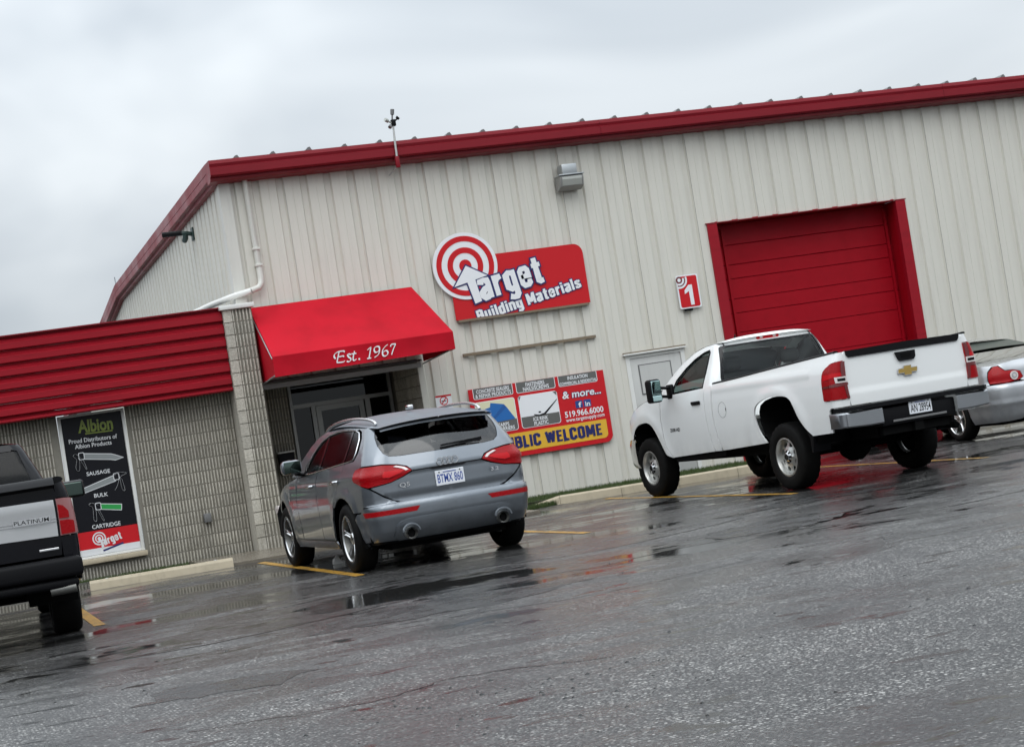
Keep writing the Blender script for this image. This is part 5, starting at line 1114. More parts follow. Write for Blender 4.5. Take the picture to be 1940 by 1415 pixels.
pair('door', 'paint_white', tk, tw, sl3([(2.80, 1.295), (1.66, 1.325), (1.64, .95), (1.60, .66), (1.56, .535), (2.655, .505), (2.77, .665), (2.815, .98)]), h=.06)
pair('cab_corner', 'paint_white', tk, tw, sl3([(1.648, 1.325), (1.47, 1.345), (1.47, .95), (1.44, .70), (1.385, .535), (1.545, .535), (1.588, .66), (1.628, .95)]), h=.05)
pair('rocker', 'underbody', tk, tw, sl3([(2.66, .50), (2.66, .44), (1.38, .46), (1.38, .53)]), off=-.03, h=.1)
TLs = [S(-1.055, 1.255), S(-1.045, 1.20), S(-1.06, .985), S(-1.075, .972), R(.80, .968), R(.80, 1.378), R(.89, 1.376), S(-1.20, 1.365), S(-1.12, 1.328), S(-1.075, 1.295)]
bs = sl3([(1.445, 1.352), (1.445, .95), (1.415, .70), (1.36, .535)]) + sl3(RAR_s) + sl3([(-1.12, .615), (-1.125, .86)]) + [S(-1.16, .885), R(.80, .885), R(.80, .960), S(-1.08, .963), S(-1.050, .98), S(-1.035, 1.20), S(-1.045, 1.26), S(-1.068, 1.303), S(-1.12, 1.338), S(-1.20, 1.374), R(.89, 1.386), R(.80, 1.388), R(.80, 1.478), S(-1.22, 1.480), S(.0, 1.42), S(.9, 1.372)]
def bedrel(a, z): return .012 * math.exp(-((z - 1.30) / .035) ** 2) * (1 if a < 3.7 else 0)
pair('bed_side', 'paint_white', tk, tw, bs, h=.05, push=bedrel)
railz = interp([(-1.25, 1.482), (0, 1.422), (.9, 1.375), (1.44, 1.355)])
for s in (1, -1):
    P = [(x, s * (w_tk(x, railz(x)) - .028), railz(x) + .008) for x in [lerp(1.44, -1.24, i / 12) for i in range(13)]]
    G().tube(P, (.034, .014), 8).out('bed_rail_cap', 'black_plastic', tk, 60)
    t_ = panel('tail_lamp', 'lamp_red', tk, tw, TLs, side=s, off=.012, rim=.03, h=.035)
    panel('reverse_lens', 'lamp_clear', t_, tw, [R(.81, 1.215), R(.94, 1.215), R(.94, 1.150), R(.81, 1.150)], side=s, off=.020, rim=.004, h=.04); panel('reverse_bulb', 'black_plastic', t_, tw, [R(.83, 1.198), R(.92, 1.198), R(.92, 1.168), R(.83, 1.168)], side=s, off=.023, rim=.002, h=.04)
    panel('lamp_bezel', 'lamp_dark', t_, tw, [R(.80, 1.145), R(.95, 1.145), S(-1.06, 1.13), S(-1.06, 1.105), R(.80, 1.115)], side=s, off=.0165, rim=.003, h=.05)
    panel('lamp_bezel', 'lamp_dark', t_, tw, [R(.80, 1.378), R(.85, 1.376), R(.83, .972), R(.80, .970)], side=s, off=.0175, rim=.003, h=.05)
    panel('lamp_bezel', 'lamp_bright', t_, tw, [R(.84, 1.26), R(.95, 1.26), S(-1.08, 1.25), S(-1.08, 1.19), R(.95, 1.215), R(.84, 1.222)], side=s, off=.0165, rim=.003, h=.05)
# tailgate
def gaterel(a, z):
    e = 1 / (1 + math.exp(-(z - 1.04) * 110)); c = 1 / (1 + math.exp(-(z - .905) * 200)); ed = 1 / (1 + math.exp(-(a - 4.42) * 60))
    return -.010 + .010 * (1 - e * ed)
gt = panel('tailgate', 'paint_white', tk, tw, [R(0, .885), R(.788, .885), R(.788, 1.478), R(.76, 1.488), R(0, 1.492)], weld=True, h=.035, push=gaterel)
panel('tailgate_cap', 'black_plastic', gt, tw, [R(0, 1.415), R(.735, 1.412), R(.762, 1.44), R(.772, 1.488), R(0, 1.497)], weld=True, off=.008, rim=.03, h=.06)
hb = [(.118, 1.385), (-.125, 1.385), (-.118, 1.315), (-.095, 1.288), (.075, 1.288), (.098, 1.315)]
hb = [(.135, 1.388), (-.135, 1.388), (-.128, 1.312), (-.10, 1.285), (.085, 1.285), (.105, 1.312)]
G().prism(hb, -1.305, -1.285, 'x').out('tailgate_handle_or_shade', 'black_plastic', gt); G().prism([(.07, 1.365), (-.075, 1.365), (-.068, 1.315), (.055, 1.315)], -1.309, -1.3052, 'x').out('handle_recess', 'underbody', gt)  # real black handle on this gate
em = [(.128, 1.150), (.118, 1.195), (.045, 1.195), (.042, 1.222), (-.05, 1.222), (-.045, 1.195), (-.128, 1.195), (-.118, 1.150), (-.045, 1.150), (-.048, 1.122), (.045, 1.122), (.05, 1.150)]
em = [(y + .0, z - .0) for y, z in em]
G().prism(grow_poly(em, .006), -1.300, -1.285, 'x').out('emblem_rim', 'chrome', gt); G().prism(em, -1.304, -1.3002, 'x').out('emblem', 'gold', gt)
# bed box
G().box(-1.23, 1.40, -.49, .49, .86, .90).box(-1.23, 1.40, .80, .83, 1.13, 1.34).box(-1.23, 1.40, -.83, -.80, 1.13, 1.34).box(-1.23, 1.40, .48, .81, 1.115, 1.13).box(-1.23, 1.40, -.81, -.48, 1.115, 1.13).box(1.40, 1.43, -.86, .86, .60, 1.36).out('bed_box', 'paint_white', tk)
# bumper
bp = thing if False else None
def bx(y0, y1, z0, z1, x0=-1.42, x1=-1.22): return (x0, x1, y0, y1, z0, z1)
for s in (1, -1):
    v = []; 
    P = [(-1.15, 1.015), (-1.30, 1.005), (-1.385, .965), (-1.415, .90), (-1.425, .50)]; P = smooth_line(P, 4)
    g = G(); zz = ((.640, .012), (.655, 0), (.80, 0), (.818, .014), (.822, .05)) 
    v = []; n = len(zz)
    for x, y in P:
        for z, d in zz: zt = z - (.05 * max(0, (y - .72)) if z < .7 else 0) * -1; v.append((x + d, s * (y - d * .3), zt))
    f = [(i * n + k, (i + 1) * n + k, (i + 1) * n + k + 1, i * n + k + 1) for i in range(len(P) - 1) for k in range(n - 1)]
    mk('bumper_chrome', v, f if s < 0 else [tuple(reversed(q)) for q in f], 'chrome_dull', tk, 22)
G().rbox(-1.385, -1.18, -.50, .50, .60, .80, .02).out('bumper_centre', 'black_plastic', tk, 40)
G().prism([(-.99, -1.20), (-.97, -1.37), (-.90, -1.43), (.90, -1.43), (.97, -1.37), (.99, -1.20)], .826, .872, 'z').xf(lambda a, b, c: (b, a, c)).out('step_pad', 'black_plastic', tk)
G().rbox(-1.40, -1.386, -.36, .36, .63, .655, .005).out('bumper_lip', 'grey_plastic', tk)
plate(tk, -1.388, -.02, .752, 'AN 28954', 'print_black', w=.305, h=.14)
G().box(-1.36, -1.1, -.06, .06, .50, .60).box(-1.30, -1.24, -.45, .45, .50, .585).out('tow_hitch', 'underbody', tk)
# cab
def w_cb(x, z): return cinterp([(1.25, .945), (1.34, .925), (1.45, .885), (1.60, .815), (1.75, .745), (1.83, .695), (1.90, .62)])(z) - .05 * max(0, (x - 2.0)) ** 2
cw = Wrap(3.1, cinterp([(1.25, 1.455), (1.5, 1.47), (1.78, 1.515), (1.9, 1.57)]), w_cb, cinterp([(1.25, .10), (1.8, .13), (1.9, .16)]), lambda z: .02)
Sc, Rc = cw.S, cw.R
win = [(2.50, 1.292), (2.52, 1.36), (2.44, 1.475), (2.25, 1.60), (2.05, 1.695), (1.85, 1.757), (1.72, 1.775), (1.69, 1.75), (1.68, 1.50), (1.70, 1.322)]
cab_out = [(2.93, 1.283), (2.82, 1.40), (2.55, 1.58), (2.32, 1.70), (2.10, 1.785), (1.88, 1.828), (1.70, 1.84)]
pair('cab_side', 'paint_white', tk, cw, [Sc(*p) for p in cab_out] + [Sc(1.60, 1.843), Rc(.60, 1.848), Rc(.60, 1.805), Rc(.675, 1.80), Rc(.70, 1.78), Rc(.775, 1.40), Rc(.80, 1.355), Sc(1.47, 1.342), Sc(1.66, 1.322)], [[Sc(*p) for p in win]], h=.05)
panel('cab_back', 'paint_white', tk, cw, [Rc(0, 1.355), Rc(.80, 1.353), Rc(.76, 1.372), Rc(0, 1.375)], weld=True, h=.06)
panel('cab_header', 'paint_white', tk, cw, [Rc(0, 1.805), Rc(.60, 1.803), Rc(.60, 1.850), Rc(0, 1.862)], weld=True, h=.05)
panel('rear_window', 'glass_clear', tk, cw, [Rc(0, 1.372), Rc(.775, 1.37), Rc(.69, 1.79), Rc(.66, 1.802), Rc(0, 1.804)], weld=True, off=-.004, rim=.005, h=.09)
panel('window_seal', 'black_gloss', tk, cw, [Rc(0, 1.372), Rc(.785, 1.37), Rc(.695, 1.79), Rc(.665, 1.806), Rc(0, 1.808), Rc(0, 1.785), Rc(.64, 1.782), Rc(.66, 1.77), Rc(.735, 1.395), Rc(0, 1.392)], weld=True, off=.001, rim=.01, h=.06)
bl = panel('brake_lamp', 'lamp_bright', tk, cw, [Rc(0, 1.822), Rc(.15, 1.822), Rc(.165, 1.838), Rc(.15, 1.858), Rc(0, 1.860)], weld=True, off=.012, rim=.015, h=.03)
for s in (1, -1): panel('cargo_lens', 'lamp_clear', bl, cw, [Rc(.075, 1.826), Rc(.115, 1.826), Rc(.115, 1.855), Rc(.075, 1.855)], side=s, off=.015, rim=.003, h=.03)
pair('door_window', 'glass_green', tk, cw, [Sc(*p) for p in win], off=-.012, rim=.004, h=.08)
for s in (1, -1):
    P = [cw.P(*Sc(*p)) + cw.nrm(*Sc(*p)) * .002 for p in win]; G().tube([(p.x, s * p.y, p.z) for p in P], .010, 6, closed=True).out('window_seal', 'black_plastic', tk, 60)
    P = [cw.P(*Rc(.628, z)) + cw.nrm(*Rc(.628, z)) * .002 for z in (1.806, 1.83, 1.849)]; G().tube([(p.x, s * p.y, p.z) for p in P], .007, 6).out('roof_seam', 'black_plastic', tk, 60)
def roof2(u, v):
    x = lerp(1.50, 2.34, u); t = lerp(-1, 1, v); e = cinterp([(1.50, 1.846), (1.62, 1.846), (1.88, 1.832), (2.10, 1.786), (2.34, 1.693)])(x); wd = w_cb(x, e) + .004
    if u == 0: wd -= .05
    return (x - (.02 * (1 - t * t) if u < .1 else -.10 * u ** 3 * (1 - t * t)), t * wd, e + .050 * (1 - abs(t) ** 3) * (1 if u > .02 else .3))
G().grid(roof2, 16, 20).out('roof', 'paint_white', tk, 180)
G().grid(lambda u, v: (lerp(2.96, 2.33, u) + .10 * (1 - lerp(-1, 1, v) ** 2), lerp(-1, 1, v) * lerp(.87, .735, u), lerp(1.27, 1.70, u) + .045 * u * (1 - abs(lerp(-1, 1, v)) ** 3)), 8, 14).out('windscreen', 'glass_clear', tk, 180)
G().tube([(1.72, .35, 1.885), (1.70, .35, 1.93)], [.014, .006], 8).out('aerial', 'black_plastic', tk, 60)
# cabin: bench seat, headrests, dash, wheel
st = G().rbox(1.66, 1.80, -.72, -.12, .80, 1.42, .05).rbox(1.66, 1.80, .12, .72, .80, 1.42, .05).rbox(1.66, 1.82, -.11, .11, .80, 1.34, .04)
for y0, y1, nm in ((-.72, -.14, 'seat'), (.14, .72, 'seat')): 
    sb = G().rbox(1.70, 1.86, y0, y1, .80, 1.46, .06).rbox(1.70, 2.3, y0, y1, .78, .94, .06).out('seat', 'seat_grey', tk, 60)
    G().rbox(1.72, 1.82, (y0 + y1) / 2 - .14, (y0 + y1) / 2 + .14, 1.49, 1.66, .05).out('headrest', 'seat_grey', sb, 60)
G().rbox(2.55, 2.95, -.84, .84, 1.02, 1.26, .06).out('dashboard', 'seat_grey', tk, 60)
G().tube([(2.42 + .06 * sin(t), .40 + .19 * cos(t), 1.18 + .18 * sin(t)) for t in [2 * pi * i / 28 for i in range(28)]], .016, 8, closed=True).out('steering_wheel', 'black_plastic', tk, 60)
G().box(1.46, 3.0, -.86, .86, .60, .80).box(2.95, 3.0, -.86, .86, .6, 1.25).out('cab_floor', 'underbody', tk)
# bonnet, nose
def bonnet2(u, v):
    x = lerp(2.84, 3.90, u); t = lerp(-1, 1, v); e = cinterp([(2.84, 1.290), (3.03, 1.288), (3.30, 1.258), (3.60, 1.188), (3.82, 1.09), (3.90, 1.0)])(x); wd = w_tk(x, e) - .004
    return (x, t * wd, e + .055 * (1 - abs(t) ** 4) * (1 - u ** 4))
G().grid(bonnet2, 14, 20).out('bonnet', 'paint_white', tk, 180)
G().rbox(3.80, 3.96, -.86, .86, .62, 1.05, .04).out('grille', 'black_gloss', tk, 40); G().rbox(3.945, 3.98, -.80, .80, .82, .88, .01).out('grille_bar', 'chrome', tk)
for s in (1, -1): G().rbox(3.78, 3.94, s * .74 - .14, s * .74 + .14, .84, 1.06, .03).out('headlamp', 'lamp_clear', tk, 40)
fb = smooth_line([(3.72, .955), (3.92, .93), (4.03, .82), (4.07, .5), (4.08, 0)], 5); v = []; zs_ = (.40, .46, .62, .72, .78); dx_ = (-.10, -.02, 0, -.01, -.05)
full = fb + [(x, -y) for x, y in reversed(fb[:-1])]
for x, y in full:
    for z, d in zip(zs_, dx_): v.append((x + d, y, z))
mk('front_bumper', v, [(i * 5 + k, i * 5 + k + 1, (i + 1) * 5 + k + 1, (i + 1) * 5 + k) for i in range(len(full) - 1) for k in range(4)], 'chrome', tk, 60)
# mirrors, handles, fuel door, badge
for s in (1, -1):
    m_ = G().rbox(2.40, 2.55, s * 1.205 - .085, s * 1.205 + .085, 1.235, 1.535, .035, 3).out('door_mirror', 'black_plastic', tk, 60)
    G().rbox(2.392, 2.402, s * 1.205 - .066, s * 1.205 + .066, 1.335, 1.515, .008).out('mirror_glass', 'mirror_glass', m_); G().rbox(2.392, 2.402, s * 1.205 - .066, s * 1.205 + .066, 1.252, 1.325, .008).out('spot_mirror', 'mirror_glass', m_)
    for z in (1.42, 1.31): G().tube([(2.47, s * 1.14, z), (2.50, s * 1.0, z - .02), (2.53, s * .90, z - .02)], .020, 8).out('mirror_arm', 'black_plastic', m_, 60)
    G().rbox(2.46, 2.60, s * .935 - .025, s * .935 + .03, 1.25, 1.44, .02).out('mirror_base', 'black_plastic', m_, 60)
    p = tw.P(*S(1.84, 1.155)); G().rbox(1.735, 1.95, s * (p.y + .012) - .014, s * (p.y + .012) + .014, 1.135, 1.180, .012).out('door_handle', 'black_plastic', tk, 60)
    p = tw.P(*S(2.45, .86))
    lettering('badge', '2500 HD', (0, 0), (.26, 0), .042, 'black_gloss', tk, (lambda s: lambda a, b, d: (2.60 - a if s > 0 else 2.34 + a, s * (w_tk(2.45, .83 + b) + .004), .835 + b))(s), bold=.02)
P = [(1.21 + .095 * cos(t), 1.03 + .095 * sin(t)) for t in [2 * pi * i / 28 for i in range(28)]]
G().tube([tuple(tw.P(*S(*p)) + Vector((0, .0005, 0))) for p in P], .0022, 5, closed=True).out('fuel_door', 'grey_plastic', tk); p = tw.P(*S(1.125, 1.03)); G().rbox(p.x - .006, p.x + .006, p.y - .002, p.y + .003, 1.01, 1.05, .002).out('fuel_latch', 'black_plastic', tk)
# running gear
for x, R_ in ((0, .398), (3.396, .398)):
    for s in (1, -1): wheel(tk, x, s * (.945 - .125), .388, .398, .222, .25, 'truck', s)
well(tk, [(.30, .50)] + RAR + [(-.71, .50)], .93, .50); well(tk, FAR, .93, .45)
for s in (1, -1): G().prism([(-.47, .86), (-.52, .86), (-.70, .60), (-.66, .42), (-.63, .42), (-.63, .58)], s * .74, s * .975, 'y').out('mud_flap', 'black_plastic', tk)
G().box(-1.2, 3.7, .36, .46, .48, .62).box(-1.2, 3.7, -.46, -.36, .48, .62).out('chassis_rail', 'underbody', tk)
G().tube([(0, -.80, .40), (0, .80, .40)], .055, 12).out('rear_axle', 'underbody', tk, 60)
G().lathe([(0, -.17), (.10, -.16), (.165, -.06), (.165, .06), (.10, .16), (0, .17)], (-.02, 0, .375), 'y', 20).out('differential', 'underbody', tk, 60)
G().lathe([(.16, -.10), (.34, -.10), (.37, -.04), (.37, .04), (.34, .10), (.16, .10)], (-.72, 0, .60), 'z', 28).out('spare_wheel', 'rubber', tk, 60)
G().tube([(1.2, -.55, .48), (.3, -.62, .52), (-.5, -.72, .50), (-.95, -.80, .46)], .04, 10).out('exhaust_pipe', 'underbody', tk, 60); G().tube([(.2, .60, .36), (-.65, .60, .50)], (.035, .03), 8).out('leaf_spring', 'underbody', tk); G().tube([(.2, -.60, .36), (-.65, -.60, .50)], (.035, .03), 8).out('leaf_spring', 'underbody', tk)
G().box(.6, 3.3, -.7, .7, .42, .56).out('underbody', 'underbody', tk)
# ================================================================ black pickup (right rear part in view)
bk = vehicle('black_pickup', .475, 18.05, 0.028, 'black pickup truck with silver tailgate band, cut off by the left edge', 'pickup truck')
w_bk = lambda x, z: cinterp([(.40, .95), (.55, .975), (.85, .985), (1.1, .975), (1.28, .955), (1.40, .92), (1.5, .88)])(z) - .08 * max(0, (x - 3.2)) ** 2
kw = Wrap(4.7, cinterp([(.4, -1.05), (.7, -1.08), (1.5, -1.10)]), w_bk, lambda z: .075, lambda z: .010)
S, R = kw.S, kw.R
def sl4(P): return [S(*p) for p in P]
ra = arc2(0, .45, .50, 196, -14, 16); fa = arc2(3.68, .45, .50, 194, -16, 16)
bz = interp([(-1.1, 1.405), (1.35, 1.36)])
pair('bed_side', 'paint_black', bk, kw, sl4([(1.32, 1.355), (1.32, .46), (.50, .46)] + [p for p in ra[::-1] if p[1] > .46][0:] + [(-.50, .48), (-.95, .52)]) + [R(.90, .62), R(.838, .745), R(.838, .915), S(-.972, .920), S(-.968, 1.24), R(.90, 1.258), R(.838, 1.262), R(.838, 1.385), S(-1.02, 1.40)], h=.07)
pair('door', 'paint_black', bk, kw, sl4([(3.12, 1.30), (1.36, 1.345), (1.36, .46), (3.10, .46)]), h=.1); pair('front_wing', 'paint_black', bk, kw, sl4([(3.13, 1.29), (3.14, .46)] + [p for p in fa if p[1] > .46] + [(4.25, .5), (4.55, .62), (4.55, 1.0), (4.2, 1.16), (3.7, 1.24)]), h=.1)
for s in (1, -1):
    l_ = panel('tail_lamp', 'lamp_pink', bk, kw, [S(-.98, 1.235), S(-.985, .93), R(.835, .925), R(.835, 1.25), R(.90, 1.25)], side=s, off=.012, rim=.03, h=.04)
    panel('lamp_segment', 'lamp_red', l_, kw, [R(.845, 1.20), R(.89, 1.185), R(.925, 1.13), R(.925, 1.072), R(.845, 1.075)], side=s, off=.019, rim=.004, h=.03); panel('lamp_segment', 'lamp_red', l_, kw, [R(.845, 1.058), R(.92, 1.055), R(.955, 1.04), R(.955, .938), R(.845, .935)], side=s, off=.019, rim=.004, h=.03)
    G().tube([(x, s * (w_bk(x, bz(x)) - .05), bz(x) + .012) for x in (1.33, .5, -.5, -1.06)], (.06, .03), 8).out('bed_rail_cap', 'black_plastic', bk, 60)
    m_ = G().rbox(2.75, 2.93, s * 1.22 - .12, s * 1.22 + .12, 1.215, 1.40, .03).out('door_mirror', 'black_gloss', bk, 60); G().rbox(2.742, 2.752, s * 1.22 - .10, s * 1.22 + .10, 1.235, 1.38, .01).out('mirror_glass', 'mirror_dark_reflection', m_); G().tube([(2.84, s * 1.06, 1.27), (2.86, s * .93, 1.26)], .03, 8).out('mirror_arm', 'black_plastic', m_, 60)
gt = panel('tailgate', 'paint_black', bk, kw, [R(0, .76), R(.825, .755), R(.825, 1.375), R(0, 1.38)], weld=True, h=.07)
bd = panel('tailgate_band', 'gate_silver', gt, kw, [R(0, .945), R(.815, .925), R(.815, 1.245), R(0, 1.255)], weld=True, off=.010, rim=.012, h=.06, push=lambda a, z: .008 * math.exp(-((z - 1.2) / .08) ** 2))
panel('band_trim', 'chrome', bd, kw, [R(0, 1.085), R(.82, 1.078), R(.82, 1.086), R(0, 1.092)], weld=True, off=.018, rim=.006, h=.08); panel('band_trim', 'chrome', bd, kw, [R(0, 1.060), R(.82, 1.053), R(.82, 1.060), R(0, 1.066)], weld=True, off=.018, rim=.006, h=.08)
lettering('lettering', 'PLATINUM', (0, 0), (.30, -.004), .034, 'black_gloss', bd, lambda a, b, d: (-1.1365 - d, -.455 - a, 1.072 + b), bold=.008); G().box(-1.133, -1.130, -.765, -.445, 1.062, 1.116).out('badge_plate', 'chrome', bd)
G().grid(lambda u, v: (lerp(-1.19, -1.04, v) - .0, lerp(-.84, .84, u), 1.375 + .07 * sin(pi * v * .5) + .0), 12, 6).out('tailgate_spoiler', 'black_plastic', gt, 180)
G().grid(lambda u, v: (lerp(-1.19, -1.115, v), lerp(-.84, .84, u), lerp(1.375, 1.345, v)), 12, 3).out('spoiler_underside', 'black_plastic', gt, 180)
G().rbox(-1.125, -1.115, -.805, -.635, .808, .828, .004).out('emblem', 'chrome', gt)
G().rbox(-1.28, -1.05, -.98, .98, .56, .735, .04, 3).out('rear_bumper', 'black_plastic', bk, 60); G().rbox(-1.24, -1.05, -.93, .93, .47, .555, .03).out('bumper_valance', 'black_plastic', bk, 60)
for s in (1, -1): G().tube([(-1.18, s * .68, .46), (-1.20, s * .90, .465)], .045, 12).out('exhaust_tip', 'alloy_dark', bk, 60)
G().box(-1.2, -1.0, -.05, .05, .36, .46).out('tow_hitch', 'underbody', bk)
w_k2 = lambda x, z: cinterp([(1.25, .935), (1.36, .915), (1.5, .86), (1.7, .77), (1.84, .70), (1.92, .60)])(z)
cw2 = Wrap(3.3, cinterp([(1.25, 1.40), (1.5, 1.43), (1.85, 1.56), (1.95, 1.62)]), w_k2, lambda z: .12, lambda z: .02)
Sc, Rc = cw2.S, cw2.R
win2 = [(2.9, 1.32), (2.6, 1.58), (2.3, 1.74), (1.85, 1.77), (1.80, 1.36)]
pair('cab_side', 'paint_black', bk, cw2, [Sc(3.2, 1.29), Sc(2.75, 1.62), Sc(2.4, 1.80), Sc(1.75, 1.845), Rc(.60, 1.85), Rc(.60, 1.80), Rc(.66, 1.78), Rc(.75, 1.42), Rc(.78, 1.36), Sc(1.42, 1.345), Sc(1.7, 1.34)], [[Sc(*p) for p in win2]], h=.07)
pair('side_window', 'glass_tint', bk, cw2, [Sc(*p) for p in win2], off=-.01, rim=.004, h=.1)
panel('cab_header', 'paint_black', bk, cw2, [Rc(0, 1.79), Rc(.60, 1.785), Rc(.60, 1.85), Rc(0, 1.87)], weld=True, h=.06); panel('cab_back', 'paint_black', bk, cw2, [Rc(0, 1.34), Rc(.79, 1.34), Rc(.745, 1.425), Rc(0, 1.43)], weld=True, h=.08)
panel('rear_window', 'glass_tint', bk, cw2, [Rc(0, 1.425), Rc(.75, 1.42), Rc(.66, 1.78), Rc(0, 1.795)], weld=True, off=-.008, rim=.004, h=.1)
G().grid(lambda u, v: (lerp(1.58, 2.60, u) + .1 * u * (1 - lerp(-1, 1, v) ** 2), lerp(-1, 1, v) * (w_k2(2, 1.845) + .004 - (.05 if u == 0 else 0)), lerp(1.848, 1.74, u ** 3) + .045 * (1 - abs(lerp(-1, 1, v)) ** 3)), 12, 16).out('roof', 'paint_black', bk, 180)
G().grid(lambda u, v: (lerp(3.3, 2.62, u) + .1 * (1 - lerp(-1, 1, v) ** 2), lerp(-1, 1, v) * lerp(.88, .72, u), lerp(1.28, 1.745, u) + .04 * u * (1 - lerp(-1, 1, v) ** 2)), 6, 12).out('windscreen', 'glass_tint', bk, 180)
G().grid(lambda u, v: (lerp(3.15, 4.6, u), lerp(-1, 1, v) * (.95 - .1 * u), interp([(0, 1.29), (.4, 1.25), (.75, 1.16), (1, .95)])(u) + .05 * (1 - abs(lerp(-1, 1, v)) ** 4) * (1 - u)), 10, 12).out('bonnet', 'paint_black', bk, 180); G().rbox(4.45, 4.72, -.88, .88, .5, 1.0, .05).out('front_end', 'black_gloss', bk, 60)
G().box(-1.05, 1.30, -.82, .82, .85, .88).box(1.28, 1.31, -.85, .85, .5, 1.34).box(-1.05, 1.3, .82, .85, .88, 1.33).box(-1.05, 1.3, -.85, -.82, .88, 1.33).out('bed_box', 'black_plastic', bk)
for y0, y1 in ((-.72, -.14), (.14, .72)): G().rbox(1.95, 2.1, y0, y1, .9, 1.5, .06).rbox(1.98, 2.08, (y0 + y1) / 2 - .13, (y0 + y1) / 2 + .13, 1.52, 1.68, .04).out('seat', 'seat_grey', bk, 60)
for x in (0, 3.68):
    for s in (1, -1): wheel(bk, x, s * (.965 - .135), .395, .405, .262, .27, 'f', s)
well(bk, [(-.48, .36)] + ra + [(.48, .36)], .94, .5); well(bk, [(3.2, .36)] + fa[::-1][::-1] + [(4.16, .36)], .93, .5)
G().box(-1.0, 4.3, .35, .45, .45, .6).box(-1.0, 4.3, -.45, -.35, .45, .6).tube([(0, -.8, .4), (0, .8, .4)], .06, 10).out('chassis', 'underbody', bk); G().box(.6, 4.3, -.8, .8, .40, .62).out('underbody', 'underbody', bk)

# ================================================================ silver sedan (left rear part in view)
sd = vehicle('silver_sedan', 15.225, 23.50, 0.0, 'silver sedan parked beside the white pickup, cut off by the right edge', 'car')
def w_sd(x, z): 
    b = cinterp([(.18, .82), (.30, .86), (.50, .885), (.68, .893), (.85, .885), (.95, .862), (1.02, .83), (1.15, .745), (1.28, .655), (1.36, .57)])(z); f = .06 * max(0, (.2 - x) / 1.1) ** 1.5 + .10 * max(0, (x - 2.6) / 1.1) ** 2
    ar = max(0, .018 * max(0, 1 - abs(hypot(x, z - .33) - .40) / .1)); return b - f + ar
xr3 = cinterp([(.18, -.95), (.30, -1.02), (.50, -1.06), (.66, -1.065), (.73, -1.045), (.76, -1.00), (.90, -.97), (1.0, -.93), (1.08, -.85)])
dw = Wrap(3.7, xr3, w_sd, cinterp([(.2, .26), (.7, .30), (1.0, .26)]), lambda z: .07)
S, R = dw.S, dw.R
def sl5(P): return [S(*p) for p in P]
ra = arc2(0, .33, .375, 195, -12, 16); fa = arc2(2.85, .33, .375, 192, -12, 16)
TL3 = [R(.785, .755), R(.785, .85), R(.765, .925), R(.70, .985), R(.645, .99), R(.575, .91), R(.44, .905), R(.36, .88), R(.335, .80), R(.40, .765), R(.56, .750)]
qp = sl5([(.42, 1.0), (.42, .30), (.375, .30)] + [p for p in ra[::-1] if p[1] > .30] + [(-.40, .30), (-.42, .60)]) + [S(-.60, .735), R(.795, .745), R(.795, .853), R(.775, .932), R(.715, .995), R(.66, 1.0), S(-.66, 1.02), S(-.2, 1.015)]
pair('quarter_panel', 'paint_silver', sd, dw, qp, h=.045)
pair('rear_door', 'paint_silver', sd, dw, sl5([(1.35, .985), (1.35, .28), (.435, .28), (.435, 1.0)]), h=.08); pair('front_door', 'paint_silver', sd, dw, sl5([(2.3, .95), (2.3, .28), (1.365, .28), (1.365, .985)]), h=.08); pair('front_wing', 'paint_silver', sd, dw, sl5([(2.315, .95), (2.315, .28), (2.45, .28)] + [p for p in fa if p[1] > .28] + [(3.3, .28), (3.55, .35), (3.55, .62), (3.2, .80), (2.8, .90)]), h=.08)
panel('rear_bumper', 'paint_silver', sd, dw, [R(0, .742), R(.56, .742), S(-.60, .728), S(-.425, .592), S(-.405, .30), S(-.42, .22), R(.60, .225), R(.43, .235), R(.36, .30), R(.30, .365), R(.24, .385), R(0, .385)], weld=True, h=.04, push=lambda a, z: .014 * (1 / (1 + math.exp((z - .715) * 120))) + .010 * math.exp(-((z - .47) / .04) ** 2))
panel('bumper_valance', 'black_plastic', sd, dw, [R(0, .40), R(.30, .38), R(.46, .235), R(.55, .20), R(0, .20)], weld=True, off=-.03, h=.06)
panel('boot_lid', 'paint_silver', sd, dw, [R(0, .752), R(.32, .752), R(.38, .765), R(.322, .80), R(.348, .885), R(.44, .915), R(.57, .92), R(.635, 1.0), R(.40, 1.035), R(0, 1.05)], weld=True, h=.045, push=lambda a, z: .01 / (1 + math.exp(-(z - .90) * 70)))
for s in (1, -1):
    t_ = panel('tail_lamp', 'lamp_red', sd, dw, TL3, side=s, off=.010, rim=.02, h=.035, push=lambda a, z: .010 * math.exp(-((z - .85) / .06) ** 2))
    p = dw.P(*R(.46, .832)); n = dw.nrm(*R(.46, .832)); c = p + n * .030
    for r1, mm, d in ((.062, 'lamp_clear', 0), (.040, 'chrome', .003), (.020, 'lamp_clear', .006)): G().lathe([(0, -d - .002), (r1, -d - .002), (r1, .012)], (c.x, s * c.y, c.z), 'x', 24).out('reverse_lamp', mm, t_, 40)
for x in (0, 2.85):
    for s in (1, -1): wheel(sd, x, s * (.87 - .11), .318, .326, .222, .22, 'sedan', s)
well(sd, [(-.38, .22)] + ra + [(.38, .22)], .85, .45); well(sd, [(2.47, .22)] + fa + [(3.23, .22)], .83, .45)
def deck(u, v):
    x = lerp(-.93, -.10, u); t = lerp(-1, 1, v); wd = interp([(-.93, .42), (-.85, .60), (-.7, .735), (-.4, .80), (-.1, .80)])(x); return (x, t * wd, interp([(-.93, 1.035), (-.6, 1.062), (-.1, 1.085)])(x) - .045 * abs(t) ** 4 - (.02 if u == 0 else 0))
G().grid(deck, 12, 16).out('boot_deck', 'paint_silver', sd, 180)
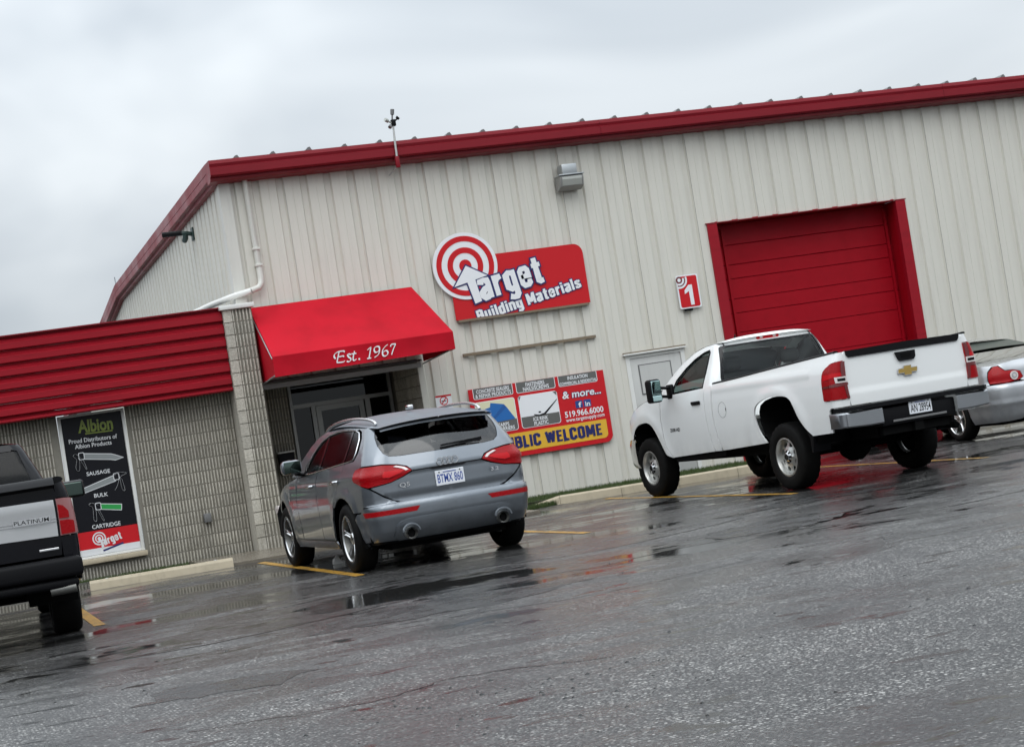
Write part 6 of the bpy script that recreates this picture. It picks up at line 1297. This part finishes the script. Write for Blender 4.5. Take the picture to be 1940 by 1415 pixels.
G().grid(lambda u, v: (lerp(-.28, .62, u) - .05 * (1 - lerp(-1, 1, v) ** 2) * (1 - .5 * u), lerp(-1, 1, v) * lerp(.75, .60, u), lerp(1.075, 1.335, u ** .85) + .02 * u * (1 - lerp(-1, 1, v) ** 2)), 10, 14).out('rear_window', 'glass_dark', sd, 180)
G().grid(lambda u, v: (lerp(.18, .64, u) - .05 * (1 - lerp(-1, 1, v) ** 2) * (1 - .5 * u), lerp(-1, 1, v) * lerp(.675, .60, u), lerp(1.232, 1.352, u) + .02 * (1 - lerp(-1, 1, v) ** 2)), 6, 14).out('window_painted_dark', 'painted_dark_glass', sd, 180)  # dark sheet painted in for the dim cabin behind the upper glass
G().grid(lambda u, v: (lerp(.60, 1.75, u) - .10 * (1 - lerp(-1, 1, v) ** 2) * (1 - 2 * u), lerp(-1, 1, v) * lerp(.605, .60, u), interp([(0, 1.333), (.3, 1.372), (.6, 1.375), (1, 1.30)])(u) + .05 * (1 - abs(lerp(-1, 1, v)) ** 2.6)), 12, 16).out('roof', 'paint_silver', sd, 180)
for s in (1, -1):
    mk('rear_pillar', [(-.36, s * .775, 1.03), (-.22, s * .755, 1.075), (.60, s * .61, 1.338), (.75, s * .618, 1.35), (.55, s * .665, 1.25), (.15, s * .80, 1.03)], [(0, 1, 2, 3, 4, 5) if s < 0 else (5, 4, 3, 2, 1, 0)], 'paint_silver', sd, 60)
    mk('side_window', [(.15, s * .80, 1.03), (.55, s * .668, 1.25), (.80, s * .63, 1.315), (1.5, s * .63, 1.30), (2.1, s * .74, 1.10), (2.2, s * .80, .98), (1.0, s * .82, .99)], [(0, 1, 2, 3, 4, 5, 6) if s < 0 else (6, 5, 4, 3, 2, 1, 0)], 'glass_tint', sd)
G().grid(lambda u, v: (lerp(2.45, 1.74, u) + .12 * (1 - lerp(-1, 1, v) ** 2), lerp(-1, 1, v) * lerp(.76, .60, u), lerp(.95, 1.31, u) + .04 * u * (1 - lerp(-1, 1, v) ** 2)), 8, 12).out('windscreen', 'glass_green', sd, 180)
G().grid(lambda u, v: (lerp(2.3, 3.6, u), lerp(-1, 1, v) * (.84 - .1 * u), interp([(0, .96), (.5, .88), (1, .62)])(u) + .05 * (1 - abs(lerp(-1, 1, v)) ** 3) * (1 - u)), 10, 12).out('bonnet', 'paint_silver', sd, 180); G().rbox(3.4, 3.68, -.76, .76, .25, .64, .06).out('front_end', 'paint_silver', sd, 60)
for y in (.36, -.36):
    for x in (1.25, .45): G().rbox(x - .07, x + .07, y - .24, y + .24, .55, 1.05, .05).rbox(x - .05, x + .05, y - .12, y + .12, 1.07, 1.2, .04).out('seat', 'seat_grey', sd, 60)
G().prism([(-.85, .40), (-.40, .40), (-.40, .72), (.40, .72), (.40, .2), (2.45, .2), (2.45, .7), (3.25, .6), (3.3, .3), (3.5, .35), (3.4, .6), (2.3, .85), (-.3, .95), (-.85, .95)], -.76, .76, 'y').out('inner_shell', 'underbody', sd); G().box(-.8, 3.4, -.6, .6, .17, .3).out('underbody', 'underbody', sd)
